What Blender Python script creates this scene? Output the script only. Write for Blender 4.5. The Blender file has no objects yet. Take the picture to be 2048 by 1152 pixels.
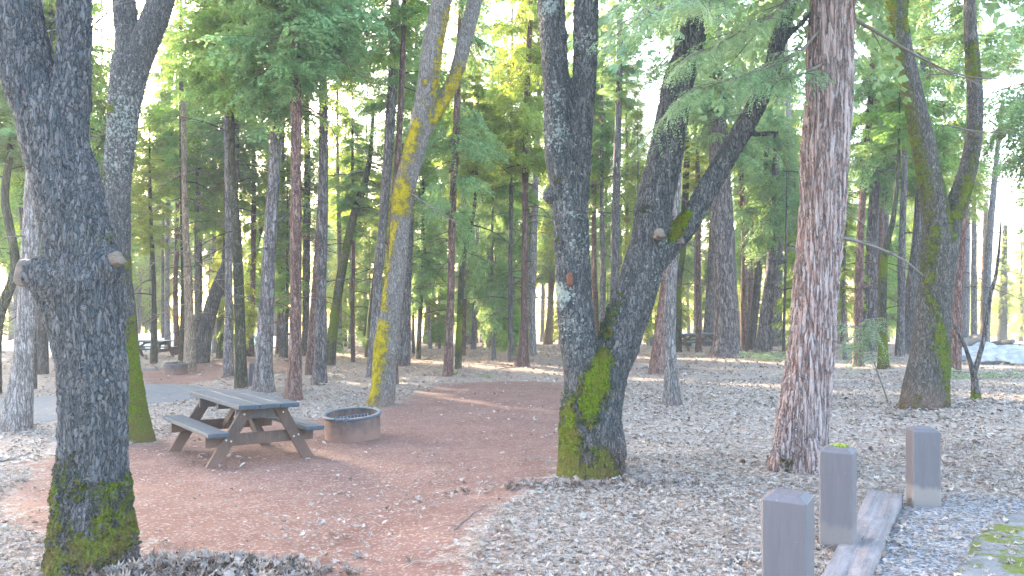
import bpy, math, random
import numpy as np
from mathutils import Vector, Matrix, noise

random.seed(7)
RNG = np.random.default_rng(7)
F = 1577.0                      # focal length in pixels of the 2048 wide photograph
CAMZ = 1.6
SC = bpy.context.scene
COL = SC.collection

# ------------------------------------------------------------------ camera, sky, sun, exposure
cam_d = bpy.data.cameras.new('camera')
cam = bpy.data.objects.new('camera', cam_d)
COL.objects.link(cam)
cam.location = (0, 0, CAMZ)
cam.rotation_euler = (math.radians(90), 0, 0)
cam_d.sensor_width = 36.0
cam_d.lens = F / 2048 * 36
cam_d.clip_end = 600
cam_d.clip_start = 0.05
SC.camera = cam

SUN_AZ, SUN_EL = -38.0, 14.0    # degrees left of the view axis, above the horizon
world = bpy.data.worlds.new('World')
SC.world = world
world.use_nodes = True
wn = world.node_tree
wn.nodes.clear()
wo = wn.nodes.new('ShaderNodeOutputWorld')
wb = wn.nodes.new('ShaderNodeBackground')
ws = wn.nodes.new('ShaderNodeTexSky')
ws.sky_type = 'NISHITA'
ws.sun_disc = False
ws.sun_elevation = math.radians(SUN_EL)
ws.sun_rotation = math.radians(SUN_AZ)
ws.air_density = 1.0
ws.dust_density = 2.5
ws.ozone_density = 1.0
wb.inputs['Strength'].default_value = 0.15
wn.links.new(ws.outputs[0], wb.inputs['Color'])
wn.links.new(wb.outputs[0], wo.inputs['Surface'])

sun_d = bpy.data.lights.new('sun', 'SUN')
sun_d.energy = 4.2
sun_d.angle = math.radians(0.6)
sun_d.color = (1.0, 0.86, 0.62)
sun = bpy.data.objects.new('sun', sun_d)
COL.objects.link(sun)
a, e = math.radians(SUN_AZ), math.radians(SUN_EL)
sdir = Vector((math.sin(a) * math.cos(e), math.cos(a) * math.cos(e), math.sin(e)))
sun.rotation_euler = sdir.to_track_quat('Z', 'Y').to_euler()
sun.location = sdir * 50

SC.view_settings.view_transform = 'Standard'
SC.view_settings.look = 'None'
SC.view_settings.gamma = 1.0
SC.view_settings.exposure = 3.85
SC.cycles.max_bounces = 6
SC.cycles.diffuse_bounces = 4
SC.cycles.glossy_bounces = 2
SC.cycles.transmission_bounces = 4
SC.cycles.transparent_max_bounces = 6
SC.cycles.volume_bounces = 1
SC.cycles.use_denoising = True

# ------------------------------------------------------------------ terrain height
_D = np.array([0, 3, 5, 8, 10.2, 12, 16, 22, 28, 40, 60, 100, 160.0])
_T = {0: [-1.6, -1.66, -1.8, -2.04, -2.15, -2.25, -2.42, -2.7, -2.93, -3.3, -3.9, -6.0, -9],
      700: [-1.6, -1.63, -1.76, -2.02, -2.17, -2.23, -2.38, -2.6, -2.8, -3.15, -4.15, -6.4, -9],
      1100: [-1.6, -1.61, -1.7, -1.90, -2.06, -2.17, -2.33, -2.5, -2.66, -3.0, -4.25, -6.7, -9],
      1600: [-1.6, -1.61, -1.66, -1.80, -1.91, -2.0, -2.15, -2.35, -2.52, -2.95, -4.2, -6.7, -9],
      2048: [-1.6, -1.60, -1.62, -1.70, -1.78, -1.85, -1.97, -2.12, -2.38, -2.95, -4.2, -6.7, -9]}
_U = np.array(sorted(_T))
_DF = np.arange(0, 160.01, 0.25)
_ZF = np.array([np.interp(_DF, _D, _T[u]) for u in _U])
_k = np.hanning(13); _k /= _k.sum()
_ZF = np.array([np.convolve(np.pad(r, 6, mode='edge'), _k, mode='valid') for r in _ZF])


def ground(x, y):
    """world height of the ground (vectorised)"""
    x = np.asarray(x, float); y = np.asarray(y, float)
    yy = np.clip(y, 0, 160)
    u = np.clip(1024 + F * x / np.maximum(yy, 3.5), 0, 2048)
    fi = yy / 0.25
    i0 = np.clip(fi.astype(int), 0, len(_DF) - 2); t = np.clip(fi - i0, 0, 1)
    j0 = np.clip(np.searchsorted(_U, u, side='right') - 1, 0, len(_U) - 2)
    s = (u - _U[j0]) / (_U[j0 + 1] - _U[j0])
    s = s * s * (3 - 2 * s)
    z = ((_ZF[j0, i0] * (1 - t) + _ZF[j0, i0 + 1] * t) * (1 - s)
         + (_ZF[j0 + 1, i0] * (1 - t) + _ZF[j0 + 1, i0 + 1] * t) * s)
    w = 0.012 * np.sin(x * 1.9 + 1.3 * np.sin(y * 1.1)) + 0.012 * np.sin(y * 2.3 + x * 0.7) + 0.006 * np.sin(x * 5.1 + y * 4.3)
    return z + CAMZ + w * np.clip((yy - 3) / 5, 0, 1)


def hit(px, py):
    """distance at which the sight line through a photo pixel meets the ground"""
    d = np.arange(2.2, 110, 0.05)
    x = (px - 1024) * d / F
    yp = 576 - (ground(x, d) - CAMZ) * F / d
    k = np.nonzero(yp <= py)[0]
    return float(d[k[0]]) if len(k) else 110.0


def P(px, py, d):
    return Vector(((px - 1024) * d / F, d, CAMZ - (py - 576) * d / F))


def PG(px, py):
    d = hit(px, py)
    x = (px - 1024) * d / F
    return Vector((x, d, float(ground(x, d))))


# ------------------------------------------------------------------ mesh helpers
def raw_mesh(name, V, quads=None, tris=None, smooth=False):
    V = np.asarray(V, np.float32).reshape(-1, 3)
    me = bpy.data.meshes.new(name)
    q = np.zeros((0, 4), np.int32) if quads is None else np.asarray(quads, np.int32).reshape(-1, 4)
    t = np.zeros((0, 3), np.int32) if tris is None else np.asarray(tris, np.int32).reshape(-1, 3)
    me.vertices.add(len(V)); me.vertices.foreach_set('co', V.ravel())
    nl = q.size + t.size
    me.loops.add(nl)
    me.loops.foreach_set('vertex_index', np.concatenate([q.ravel(), t.ravel()]))
    me.polygons.add(len(q) + len(t))
    st = np.concatenate([np.arange(len(q)) * 4, q.size + np.arange(len(t)) * 3]).astype(np.int32)
    me.polygons.foreach_set('loop_start', st)
    me.polygons.foreach_set('use_smooth', np.full(len(q) + len(t), bool(smooth)))
    me.update(calc_edges=True)
    return me


def fattr(me, name, vals):
    at = me.attributes.new(name, 'FLOAT', 'POINT')
    at.data.foreach_set('value', np.asarray(vals, np.float32).ravel())


def cattr(me, name, rgb):
    rgb = np.asarray(rgb, np.float32)
    at = me.attributes.new(name, 'FLOAT_COLOR', 'POINT')
    at.data.foreach_set('color', np.concatenate([rgb, np.ones((len(rgb), 1), np.float32)], 1).ravel())


def link(name, me, mats, parent=None, loc=None):
    o = bpy.data.objects.new(name, me)
    COL.objects.link(o)
    for m in (mats if isinstance(mats, (list, tuple)) else [mats]):
        if me.materials.find(m.name) < 0:
            me.materials.append(m)
    if parent is not None:
        o.parent = parent
    if loc is not None:
        o.location = loc
    return o


def tag(o, label=None, cat=None, group=None, kind=None):
    if label: o['label'] = label
    if cat: o['category'] = cat
    if group: o['group'] = group
    if kind: o['kind'] = kind
    return o


def empty(name, loc, rot=(0, 0, 0)):
    o = bpy.data.objects.new(name, None)
    o.empty_display_size = 0.2
    COL.objects.link(o)
    o.location = loc
    o.rotation_euler = rot
    return o


class MB:
    """collects boxes, tubes and lathes into one mesh"""
    def __init__(s):
        s.V = []; s.Q = []; s.T = []; s.n = 0

    def add(s, V, Q=None, T=None):
        V = np.asarray(V, float).reshape(-1, 3)
        if Q is not None and len(Q): s.Q.append(np.asarray(Q, int).reshape(-1, 4) + s.n)
        if T is not None and len(T): s.T.append(np.asarray(T, int).reshape(-1, 3) + s.n)
        s.V.append(V); s.n += len(V)

    def box(s, c, size, R=None, ch=0.004):
        """chamfered box"""
        hx, hy, hz = [v / 2 for v in size]
        ch = min(ch, hx * .6, hy * .6, hz * .6)
        V = []; idx = {}
        for sx in (-1, 1):
            for sy in (-1, 1):
                for sz in (-1, 1):
                    for ax in range(3):
                        p = [sx * (hx - (ch if ax != 0 else 0)), sy * (hy - (ch if ax != 1 else 0)), sz * (hz - (ch if ax != 2 else 0))]
                        idx[(sx, sy, sz, ax)] = len(V); V.append(p)
        Q = []; T = []
        for ax in range(3):
            o = [k for k in range(3) if k != ax]
            for sg in (-1, 1):
                f = []
                for (p, q) in ((-1, -1), (1, -1), (1, 1), (-1, 1)):
                    k = [0, 0, 0]; k[ax] = sg; k[o[0]] = p; k[o[1]] = q
                    f.append(idx[(*k, ax)])
                if (sg > 0) == (ax == 1): f.reverse()
                Q.append(f)
        for ax in range(3):                       # edge chamfers, running along ax
            o = [k for k in range(3) if k != ax]
            for p in (-1, 1):
                for q in (-1, 1):
                    k0 = [0, 0, 0]; k1 = [0, 0, 0]
                    k0[ax] = -1; k1[ax] = 1
                    for k in (k0, k1): k[o[0]] = p; k[o[1]] = q
                    Q.append([idx[(*k0, o[0])], idx[(*k0, o[1])], idx[(*k1, o[1])], idx[(*k1, o[0])]])
        for sx in (-1, 1):
            for sy in (-1, 1):
                for sz in (-1, 1):
                    T.append([idx[(sx, sy, sz, 0)], idx[(sx, sy, sz, 1)], idx[(sx, sy, sz, 2)]])
        V = np.array(V)
        if R is not None: V = V @ np.array(R).T
        s.add(V + np.array(c), Q, T)

    def tube(s, pts, rad, n=8, cap=True, wob=0.0, seed=0):
        V, Q, T = tube_arrays(pts, rad, n, cap, wob, seed)
        s.add(V, Q, T)

    def lathe(s, prof, n=32, c=(0, 0, 0)):
        prof = np.array(prof); m = len(prof)
        th = np.arange(n) * 2 * math.pi / n
        V = np.stack([np.outer(prof[:, 0], np.cos(th)), np.outer(prof[:, 0], np.sin(th)), np.repeat(prof[:, 1:2], n, 1)], -1).reshape(-1, 3)
        i = np.arange(m - 1)[:, None]; j = np.arange(n)[None]
        Q = np.stack([i * n + j, i * n + (j + 1) % n, (i + 1) * n + (j + 1) % n, (i + 1) * n + j], -1).reshape(-1, 4)
        s.add(V + np.array(c), Q)

    def mesh(s, name, smooth=False):
        V = np.concatenate(s.V)
        Q = np.concatenate(s.Q) if s.Q else None
        T = np.concatenate(s.T) if s.T else None
        me = raw_mesh(name, V, Q, T, smooth)
        me.validate()
        return me

    def build(s, name, mats, parent=None, smooth=False, loc=None, fixn=True):
        me = s.mesh(name, smooth)
        if fixn:
            import bmesh
            bm = bmesh.new(); bm.from_mesh(me)
            bmesh.ops.recalc_face_normals(bm, faces=bm.faces[:])
            bm.to_mesh(me); bm.free()
        return link(name, me, mats, parent, loc)


def tube_arrays(pts, rad, n=8, cap=True, wob=0.0, seed=0):
    pts = np.array([tuple(p) for p in pts], float); rad = np.array(rad, float)
    m = len(pts)
    tan = np.gradient(pts, axis=0)
    tan /= np.linalg.norm(tan, axis=1)[:, None] + 1e-9
    up = np.array([0.0, 1.0, 0.0]) if abs(tan[0][1]) < 0.8 else np.array([1.0, 0, 0])
    e1 = np.cross(tan, up); bad = np.linalg.norm(e1, axis=1) < 1e-3
    e1[bad] = (1, 0, 0)
    e1 /= np.linalg.norm(e1, axis=1)[:, None]
    e2 = np.cross(tan, e1)
    th = np.arange(n) * 2 * math.pi / n
    rr = np.repeat(rad[:, None], n, 1)
    if wob > 0:
        r = np.random.default_rng(seed)
        ph = r.uniform(0, 6.28, 6)
        s = np.concatenate([[0], np.cumsum(np.linalg.norm(np.diff(pts, axis=0), axis=1))])[:, None]
        w = (np.sin(2 * th[None] + ph[0] + s * 0.6) + 0.7 * np.sin(3 * th[None] + ph[1] - s * 0.9)
             + 0.5 * np.sin(5 * th[None] + ph[2] + s * 1.7) + 0.6 * np.sin(s * 2.3 + ph[3]) + 0.5 * np.sin(s * 5.1 + th[None] + ph[4]))
        rr = rr * (1 + wob * w * 0.5)
    V = (pts[:, None] + rr[..., None] * (np.cos(th)[None, :, None] * e1[:, None] + np.sin(th)[None, :, None] * e2[:, None])).reshape(-1, 3)
    i = np.arange(m - 1)[:, None]; j = np.arange(n)[None]
    Q = np.stack([i * n + j, i * n + (j + 1) % n, (i + 1) * n + (j + 1) % n, (i + 1) * n + j], -1).reshape(-1, 4)
    T = []
    if cap:
        V = np.concatenate([V, pts[:1], pts[-1:]])
        a, b = m * n, m * n + 1
        for k in range(n):
            T.append([a, (k + 1) % n, k])
            T.append([b, (m - 1) * n + k, (m - 1) * n + (k + 1) % n])
    return V, Q, T


def spline(pts, vals, step):
    """Catmull-Rom resampling of points with radii"""
    p = np.array([tuple(q) for q in pts], float); v = np.array(vals, float)[:, None]
    a = np.concatenate([p, v], 1)
    a = np.concatenate([[2 * a[0] - a[1]], a, [2 * a[-1] - a[-2]]])
    out = []
    for k in range(1, len(a) - 2):
        L = np.linalg.norm(a[k + 1][:3] - a[k][:3]); n = max(1, int(math.ceil(L / step)))
        for t in np.arange(n) / n:
            out.append(0.5 * ((2 * a[k]) + (-a[k - 1] + a[k + 1]) * t + (2 * a[k - 1] - 5 * a[k] + 4 * a[k + 1] - a[k + 2]) * t * t
                              + (-a[k - 1] + 3 * a[k] - 3 * a[k + 1] + a[k + 2]) * t ** 3))
    out.append(a[-2])
    out = np.array(out)
    return out[:, :3], np.maximum(out[:, 3], 0.002)


# ------------------------------------------------------------------ materials
class NT:
    def __init__(s, name):
        s.m = bpy.data.materials.new(name); s.m.use_nodes = True
        s.t = s.m.node_tree; s.t.nodes.clear()
        s.out = s.t.nodes.new('ShaderNodeOutputMaterial')

    def n(s, kind, **kw):
        nd = s.t.nodes.new('ShaderNode' + kind)
        for k, v in kw.items():
            if k.startswith('_'): setattr(nd, k[1:], v)
            else:
                i = nd.inputs[k.replace('__', ' ')] if not k.startswith('i') or not k[1:].isdigit() else nd.inputs[int(k[1:])]
                if hasattr(v, 'links') or isinstance(v, bpy.types.NodeSocket): s.t.links.new(v, i)
                else: i.default_value = v
        return nd

    def coord(s, scale=(1, 1, 1), kind='Object'):
        tc = s.n('TexCoord')
        return s.n('Mapping', Vector=tc.outputs[kind], Scale=scale).outputs[0]

    def noise(s, vec, scale, detail=4, rough=0.55, dist=0.0):
        return s.n('TexNoise', Vector=vec, Scale=scale, Detail=detail, Roughness=rough, Distortion=dist).outputs[0]

    def ramp(s, fac, stops):
        r = s.n('ValToRGB', Fac=fac); cr = r.color_ramp
        while len(cr.elements) < len(stops): cr.elements.new(0.5)
        for el, (p, c) in zip(cr.elements, stops):
            el.position = p
            el.color = (*c, 1) if isinstance(c, (tuple, list)) else (c, c, c, 1)
        return r.outputs[0]

    def mix(s, fac, a, b, mode='MIX'):
        m = s.t.nodes.new('ShaderNodeMix'); m.data_type = 'RGBA'; m.blend_type = mode
        for i, v in ((0, fac), (6, a), (7, b)):
            if isinstance(v, bpy.types.NodeSocket): s.t.links.new(v, m.inputs[i])
            else: m.inputs[i].default_value = v if i == 0 else (*v, 1)
        return m.outputs[2]

    def math(s, op, a, b=0.5, clamp=False):
        m = s.t.nodes.new('ShaderNodeMath'); m.operation = op; m.use_clamp = clamp
        for i, v in ((0, a), (1, b)):
            if isinstance(v, bpy.types.NodeSocket): s.t.links.new(v, m.inputs[i])
            else: m.inputs[i].default_value = v
        return m.outputs[0]

    def attr(s, name, out='Fac'):
        return s.n('Attribute', _attribute_name=name).outputs[out]

    def warp(s, vec, scale, amt):
        nz = s.n('TexNoise', Vector=vec, Scale=scale, Detail=3)
        sub = s.n('VectorMath', _operation='SUBTRACT', i0=nz.outputs['Color'], i1=(0.5, 0.5, 0.5))
        sc = s.n('VectorMath', _operation='SCALE', i0=sub.outputs[0]); sc.inputs['Scale'].default_value = amt
        return s.n('VectorMath', _operation='ADD', i0=vec, i1=sc.outputs[0]).outputs[0]

    def finish(s, color, rough=0.9, height=None, bump=0.5, dist=0.02, spec=0.2, disp=0.0, metal=0.0):
        b = s.n('BsdfPrincipled')
        for k, v in (('Base Color', color), ('Roughness', rough), ('Metallic', metal), ('Specular IOR Level', spec)):
            if isinstance(v, bpy.types.NodeSocket): s.t.links.new(v, b.inputs[k])
            else: b.inputs[k].default_value = (*v, 1) if k == 'Base Color' else v
        if height is not None and disp <= 0:
            bp = s.n('Bump', Strength=bump, Distance=dist, Height=height)
            s.t.links.new(bp.outputs[0], b.inputs['Normal'])
        if disp > 0:
            dn = s.n('Displacement', Height=height, Midlevel=0.5, Scale=disp)
            s.t.links.new(dn.outputs[0], s.out.inputs['Displacement'])
            s.m.displacement_method = 'BOTH'
        s.t.links.new(b.outputs[0], s.out.inputs['Surface'])
        return s.m


def bark_material(name, style, dark, plate, plate2, disp=0.0, scale=1.0, lichen=0.0, lichcol=(0.32, 0.36, 0.33), moss=(0.105, 0.145, 0.008)):
    g = NT(name)
    if style == 'oak':
        v0 = g.coord((1, 1, 0.30))
        v = g.warp(g.warp(v0, 6 * scale, 0.12), 34 * scale, 0.05)
        vo = g.n('TexVoronoi', _feature='DISTANCE_TO_EDGE', Vector=v, Scale=42 * scale, Randomness=1.0)
        vc = g.n('TexVoronoi', _feature='F1', Vector=v, Scale=42 * scale)
        n2 = g.noise(v0, 90 * scale, 5, 0.7)
        n3 = g.noise(g.coord((1, 1, 0.16)), 26 * scale, 5, 0.65)
        rid = g.math('ABSOLUTE', g.math('SUBTRACT', n3, 0.5))
        furrow = g.ramp(rid, [(0.0, 0.0), (0.10, 1.0)])
        h1 = g.ramp(vo.outputs['Distance'], [(0.0, 0.0), (0.16, 0.6), (0.45, 1.0)])
        cellv = g.n('SeparateColor', Color=vc.outputs['Color']).outputs[0]
        h = g.math('ADD', g.math('ADD', g.math('MULTIPLY', h1, 0.42), g.math('MULTIPLY', furrow, 0.25)), g.math('ADD', g.math('MULTIPLY', n2, 0.25), g.math('MULTIPLY', cellv, 0.16)))
        col = g.mix(g.ramp(g.math('ADD', g.math('MULTIPLY', n2, .6), g.math('MULTIPLY', cellv, .4)), [(0.36, 0.0), (0.62, 1.0)]), plate, plate2)
        col = g.mix(g.ramp(g.math('MULTIPLY', h1, g.math('ADD', g.math('MULTIPLY', furrow, .5), .5)), [(0.05, 0.75), (0.42, 0.0)]), col, dark)
    elif style == 'cedar':
        v0 = g.coord((1, 1, 0.085))
        v = g.warp(v0, 5 * scale, 0.08)
        n1 = g.noise(v, 25 * scale, 6, 0.6, 0.3)
        rid = g.math('ABSOLUTE', g.math('SUBTRACT', n1, 0.5))
        h1 = g.ramp(rid, [(0.0, 0.0), (0.07, 0.62), (0.25, 1.0)])
        v3 = g.coord((1, 1, 0.35))
        vo = g.n('TexVoronoi', _feature='F1', Vector=g.warp(v3, 14, 0.06), Scale=38 * scale)
        fl = g.n('SeparateColor', Color=vo.outputs['Color']).outputs[0]
        h = g.math('ADD', g.math('MULTIPLY', h1, 0.7), g.math('MULTIPLY', fl, 0.3))
        col = g.mix(g.ramp(fl, [(0.25, 0.0), (0.75, 1.0)]), plate, plate2)
        big = g.noise(g.coord((1, 1, 0.3)), 2.2, 3)
        col = g.mix(g.ramp(big, [(0.42, 0.0), (0.62, 0.6)]), col, plate2)
        col = g.mix(g.ramp(rid, [(0.0, 0.95), (0.075, 0.0)]), col, dark)
    else:                                            # plated pine bark seen from afar
        v0 = g.coord((1, 1, 0.26))
        v = g.warp(g.warp(v0, 5 * scale, 0.22), 22 * scale, 0.06)
        vo = g.n('TexVoronoi', _feature='DISTANCE_TO_EDGE', Vector=v, Scale=14 * scale)
        vc = g.n('TexVoronoi', _feature='F1', Vector=v, Scale=14 * scale)
        h1 = g.ramp(vo.outputs['Distance'], [(0.0, 0.0), (0.2, 0.8), (0.6, 1.0)])
        n2 = g.noise(v0, 42 * scale, 5, 0.7)
        n3 = g.noise(g.coord((1, 1, 0.12)), 10 * scale, 5, 0.65)
        furrow = g.ramp(g.math('ABSOLUTE', g.math('SUBTRACT', n3, 0.5)), [(0.0, 0.0), (0.08, 1.0)])
        cellv = g.n('SeparateColor', Color=vc.outputs['Color']).outputs[0]
        h = g.math('ADD', g.math('MULTIPLY', h1, 0.6), g.math('ADD', g.math('MULTIPLY', n2, 0.5), g.math('MULTIPLY', furrow, .6)))
        big = g.noise(g.coord((1, 1, .3)), 1.6, 3)
        col = g.mix(g.ramp(g.math('ADD', g.math('ADD', g.math('MULTIPLY', cellv, .3), g.math('MULTIPLY', n2, .4)), g.math('MULTIPLY', big, .3)), [(0.38, 0.0), (0.62, 1.0)]), plate, plate2)
        col = g.mix(g.ramp(g.math('MULTIPLY', h1, furrow), [(0.0, 0.85), (0.5, 0.0)]), col, dark)
        kn = g.ramp(g.noise(g.coord((1, 1, .8)), 7, 2, 0.5), [(0.70, 0.0), (0.74, 0.8)])
        col = g.mix(kn, col, dark)
        oi = g.n('ObjectInfo')
        hs = g.n('HueSaturation', Color=col, Value=g.math('ADD', g.math('MULTIPLY', oi.outputs['Random'], 0.5), 0.75))
        col = hs.outputs[0]
    pc = g.coord()
    if lichen > 0:
        ln = g.noise(pc, 24, 7, 0.75)
        lm = g.ramp(g.math('ADD', ln, g.math('MULTIPLY', g.attr('lich'), 0.11)), [(0.665 - lichen, 0.0), (0.69 - lichen, 1.0)])
        lc = g.mix(g.noise(pc, 60, 2), lichcol, tuple(c * 0.6 for c in lichcol))
        col = g.mix(g.math('MULTIPLY', lm, 0.85), col, lc)
    mn = g.noise(pc, 22, 8, 0.78)
    mbig = g.noise(pc, 6, 3, 0.6)
    mv = g.math('ADD', g.math('MINIMUM', g.attr('moss'), 0.92), g.math('ADD', g.math('MULTIPLY', g.math('SUBTRACT', mn, 0.5), 3.2), g.math('MULTIPLY', g.math('SUBTRACT', mbig, 0.5), 1.2)))
    mm = g.ramp(g.math('MULTIPLY', mv, g.math('GREATER_THAN', g.attr('moss'), 0.12)), [(0.40, 0.0), (0.58, 1.0)])
    mc = g.mix(g.ramp(g.noise(pc, 55, 5, 0.75), [(0.35, 0.0), (0.65, 1.0)]), tuple(c * 0.3 for c in moss), tuple(c * 1.45 for c in moss))
    mc = g.mix(g.ramp(g.noise(pc, 8, 3), [(0.45, 0.0), (0.62, 0.75)]), mc, (0.115, 0.095, 0.02))
    col = g.mix(mm, col, mc)
    fuzz = g.noise(pc, 120, 3, 0.8)
    h = g.math('ADD', h, g.math('MULTIPLY', mm, g.math('ADD', g.math('MULTIPLY', fuzz, 0.7), g.math('MULTIPLY', mn, 0.5))))
    dn = g.attr('dust')
    col = g.mix(g.math('MULTIPLY', dn, g.ramp(mn, [(0.3, 0.2), (0.7, 0.9)])), col, (0.22, 0.115, 0.085))
    return g.finish(col, 0.93, h, 0.9, 0.03 / scale if style == 'pine' else 0.02, 0.15, disp)


M = {}
M['oak_dark'] = bark_material('dark_oak_bark', 'oak', (0.014, 0.017, 0.021), (0.070, 0.080, 0.092), (0.145, 0.143, 0.152), disp=0.036, scale=1.0, lichen=0.015)
M['oak_lichen'] = bark_material('lichened_oak_bark', 'oak', (0.014, 0.016, 0.018), (0.062, 0.066, 0.070), (0.135, 0.128, 0.128), disp=0.030, scale=0.95, lichen=0.052)
M['oak_pale'] = bark_material('pale_oak_bark', 'oak', (0.05, 0.045, 0.04), (0.22, 0.19, 0.165), (0.33, 0.28, 0.25), disp=0.02, scale=1.0, lichen=0.03)
M['oak_mid'] = bark_material('mid_oak_bark', 'oak', (0.016, 0.016, 0.015), (0.075, 0.068, 0.06), (0.15, 0.13, 0.118), disp=0.02, scale=1.0, lichen=0.03)
M['oak_moss_painted_sun'] = bark_material('pale_oak_bark_moss_painted_sun', 'oak', (0.035, 0.03, 0.028), (0.15, 0.13, 0.12), (0.25, 0.22, 0.205), disp=0.02, scale=1.0, lichen=0.02, moss=(0.40, 0.31, 0.008))  # real yellow moss, its colour pushed to gold to paint in sunlight
M['cedar'] = bark_material('cedar_bark', 'cedar', (0.10, 0.065, 0.06), (0.32, 0.205, 0.185), (0.36, 0.30, 0.30), disp=0.04, scale=1.0)
M['grey'] = bark_material('grey_pine_bark', 'pine', (0.028, 0.0256, 0.0264), (0.17, 0.145, 0.145), (0.27, 0.235, 0.235), scale=1.3)
M['greydark'] = bark_material('dark_grey_pine_bark', 'pine', (0.016, 0.016, 0.016), (0.1, 0.088, 0.085), (0.17, 0.145, 0.14), scale=1.5)
M['bigpine'] = bark_material('big_pine_bark', 'pine', (0.024, 0.0224, 0.024), (0.15, 0.12, 0.12), (0.25, 0.205, 0.2), scale=0.9)
M['pale'] = bark_material('pale_bark', 'pine', (0.0492, 0.0451, 0.0451), (0.2562, 0.2255, 0.2255), (0.369, 0.3331, 0.328), scale=1.7)
M['red'] = bark_material('reddish_bark', 'pine', (0.0352, 0.022, 0.0194), (0.187, 0.099, 0.0825), (0.286, 0.187, 0.165), scale=1.6)
M['olive'] = bark_material('mossy_dark_bark', 'pine', (0.016, 0.0176, 0.0096), (0.0748, 0.0704, 0.0484), (0.1232, 0.1144, 0.0836), scale=1.6)
M['browntan'] = bark_material('tan_dead_bark', 'pine', (0.068, 0.051, 0.0382), (0.2869, 0.2019, 0.1487), (0.3825, 0.2975, 0.2338), scale=1.8)


def foliage_material(name, c1, c2, dead=(0.16, 0.085, 0.03), deadamt=0.0, trans=0.4):
    g = NT(name)
    geo = g.n('NewGeometry'); oi = g.n('ObjectInfo')
    n1 = g.noise(geo.outputs['Position'], 1.3, 3)
    n2 = g.n('TexWhiteNoise', Vector=g.n('VectorMath', _operation='SNAP', i0=geo.outputs['Position'], i1=(0.12, 0.12, 0.12)).outputs[0]).outputs['Value']
    col = g.mix(g.ramp(n1, [(0.35, 0.0), (0.65, 1.0)]), c1, c2)
    hs = g.n('HueSaturation', Color=col,
             Hue=g.math('ADD', g.math('MULTIPLY', oi.outputs['Random'], 0.035), 0.482),
             Value=g.math('ADD', g.math('MULTIPLY', n2, 0.6), 0.7))
    col = hs.outputs[0]
    if deadamt > 0:
        dm = g.ramp(g.noise(geo.outputs['Position'], 2.1, 2), [(0.66 - deadamt, 0.0), (0.72 - deadamt, 0.85)])
        col = g.mix(dm, col, dead)
    d = g.n('BsdfPrincipled', Base__Color=col, Roughness=0.55)
    d.inputs['Specular IOR Level'].default_value = 0.35
    t = g.n('BsdfTranslucent', Color=g.mix(0.35, col, (0.32, 0.30, 0.02)))
    mx = g.n('MixShader', Fac=trans); g.t.links.new(d.outputs[0], mx.inputs[1]); g.t.links.new(t.outputs[0], mx.inputs[2])
    g.t.links.new(mx.outputs[0], g.out.inputs['Surface'])
    return g.m


M['fol'] = foliage_material('cedar_foliage', (0.155, 0.32, 0.075), (0.23, 0.40, 0.10), deadamt=0.04, trans=0.5)
M['folblue'] = foliage_material('blue_green_foliage', (0.165, 0.32, 0.13), (0.26, 0.42, 0.19), deadamt=0.03, trans=0.5)
M['folyel'] = foliage_material('yellow_green_foliage', (0.25, 0.35, 0.06), (0.38, 0.46, 0.09), deadamt=0.05, trans=0.55)
M['folpale'] = foliage_material('pale_near_foliage', (0.19, 0.31, 0.17), (0.28, 0.40, 0.24), trans=0.45)


def twig_mat():
    g = NT('dead_twig')
    c = g.mix(g.noise(g.coord(), 20), (0.11, 0.095, 0.085), (0.2, 0.17, 0.15))
    return g.finish(c, 0.9)


M['twig'] = twig_mat()


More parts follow.
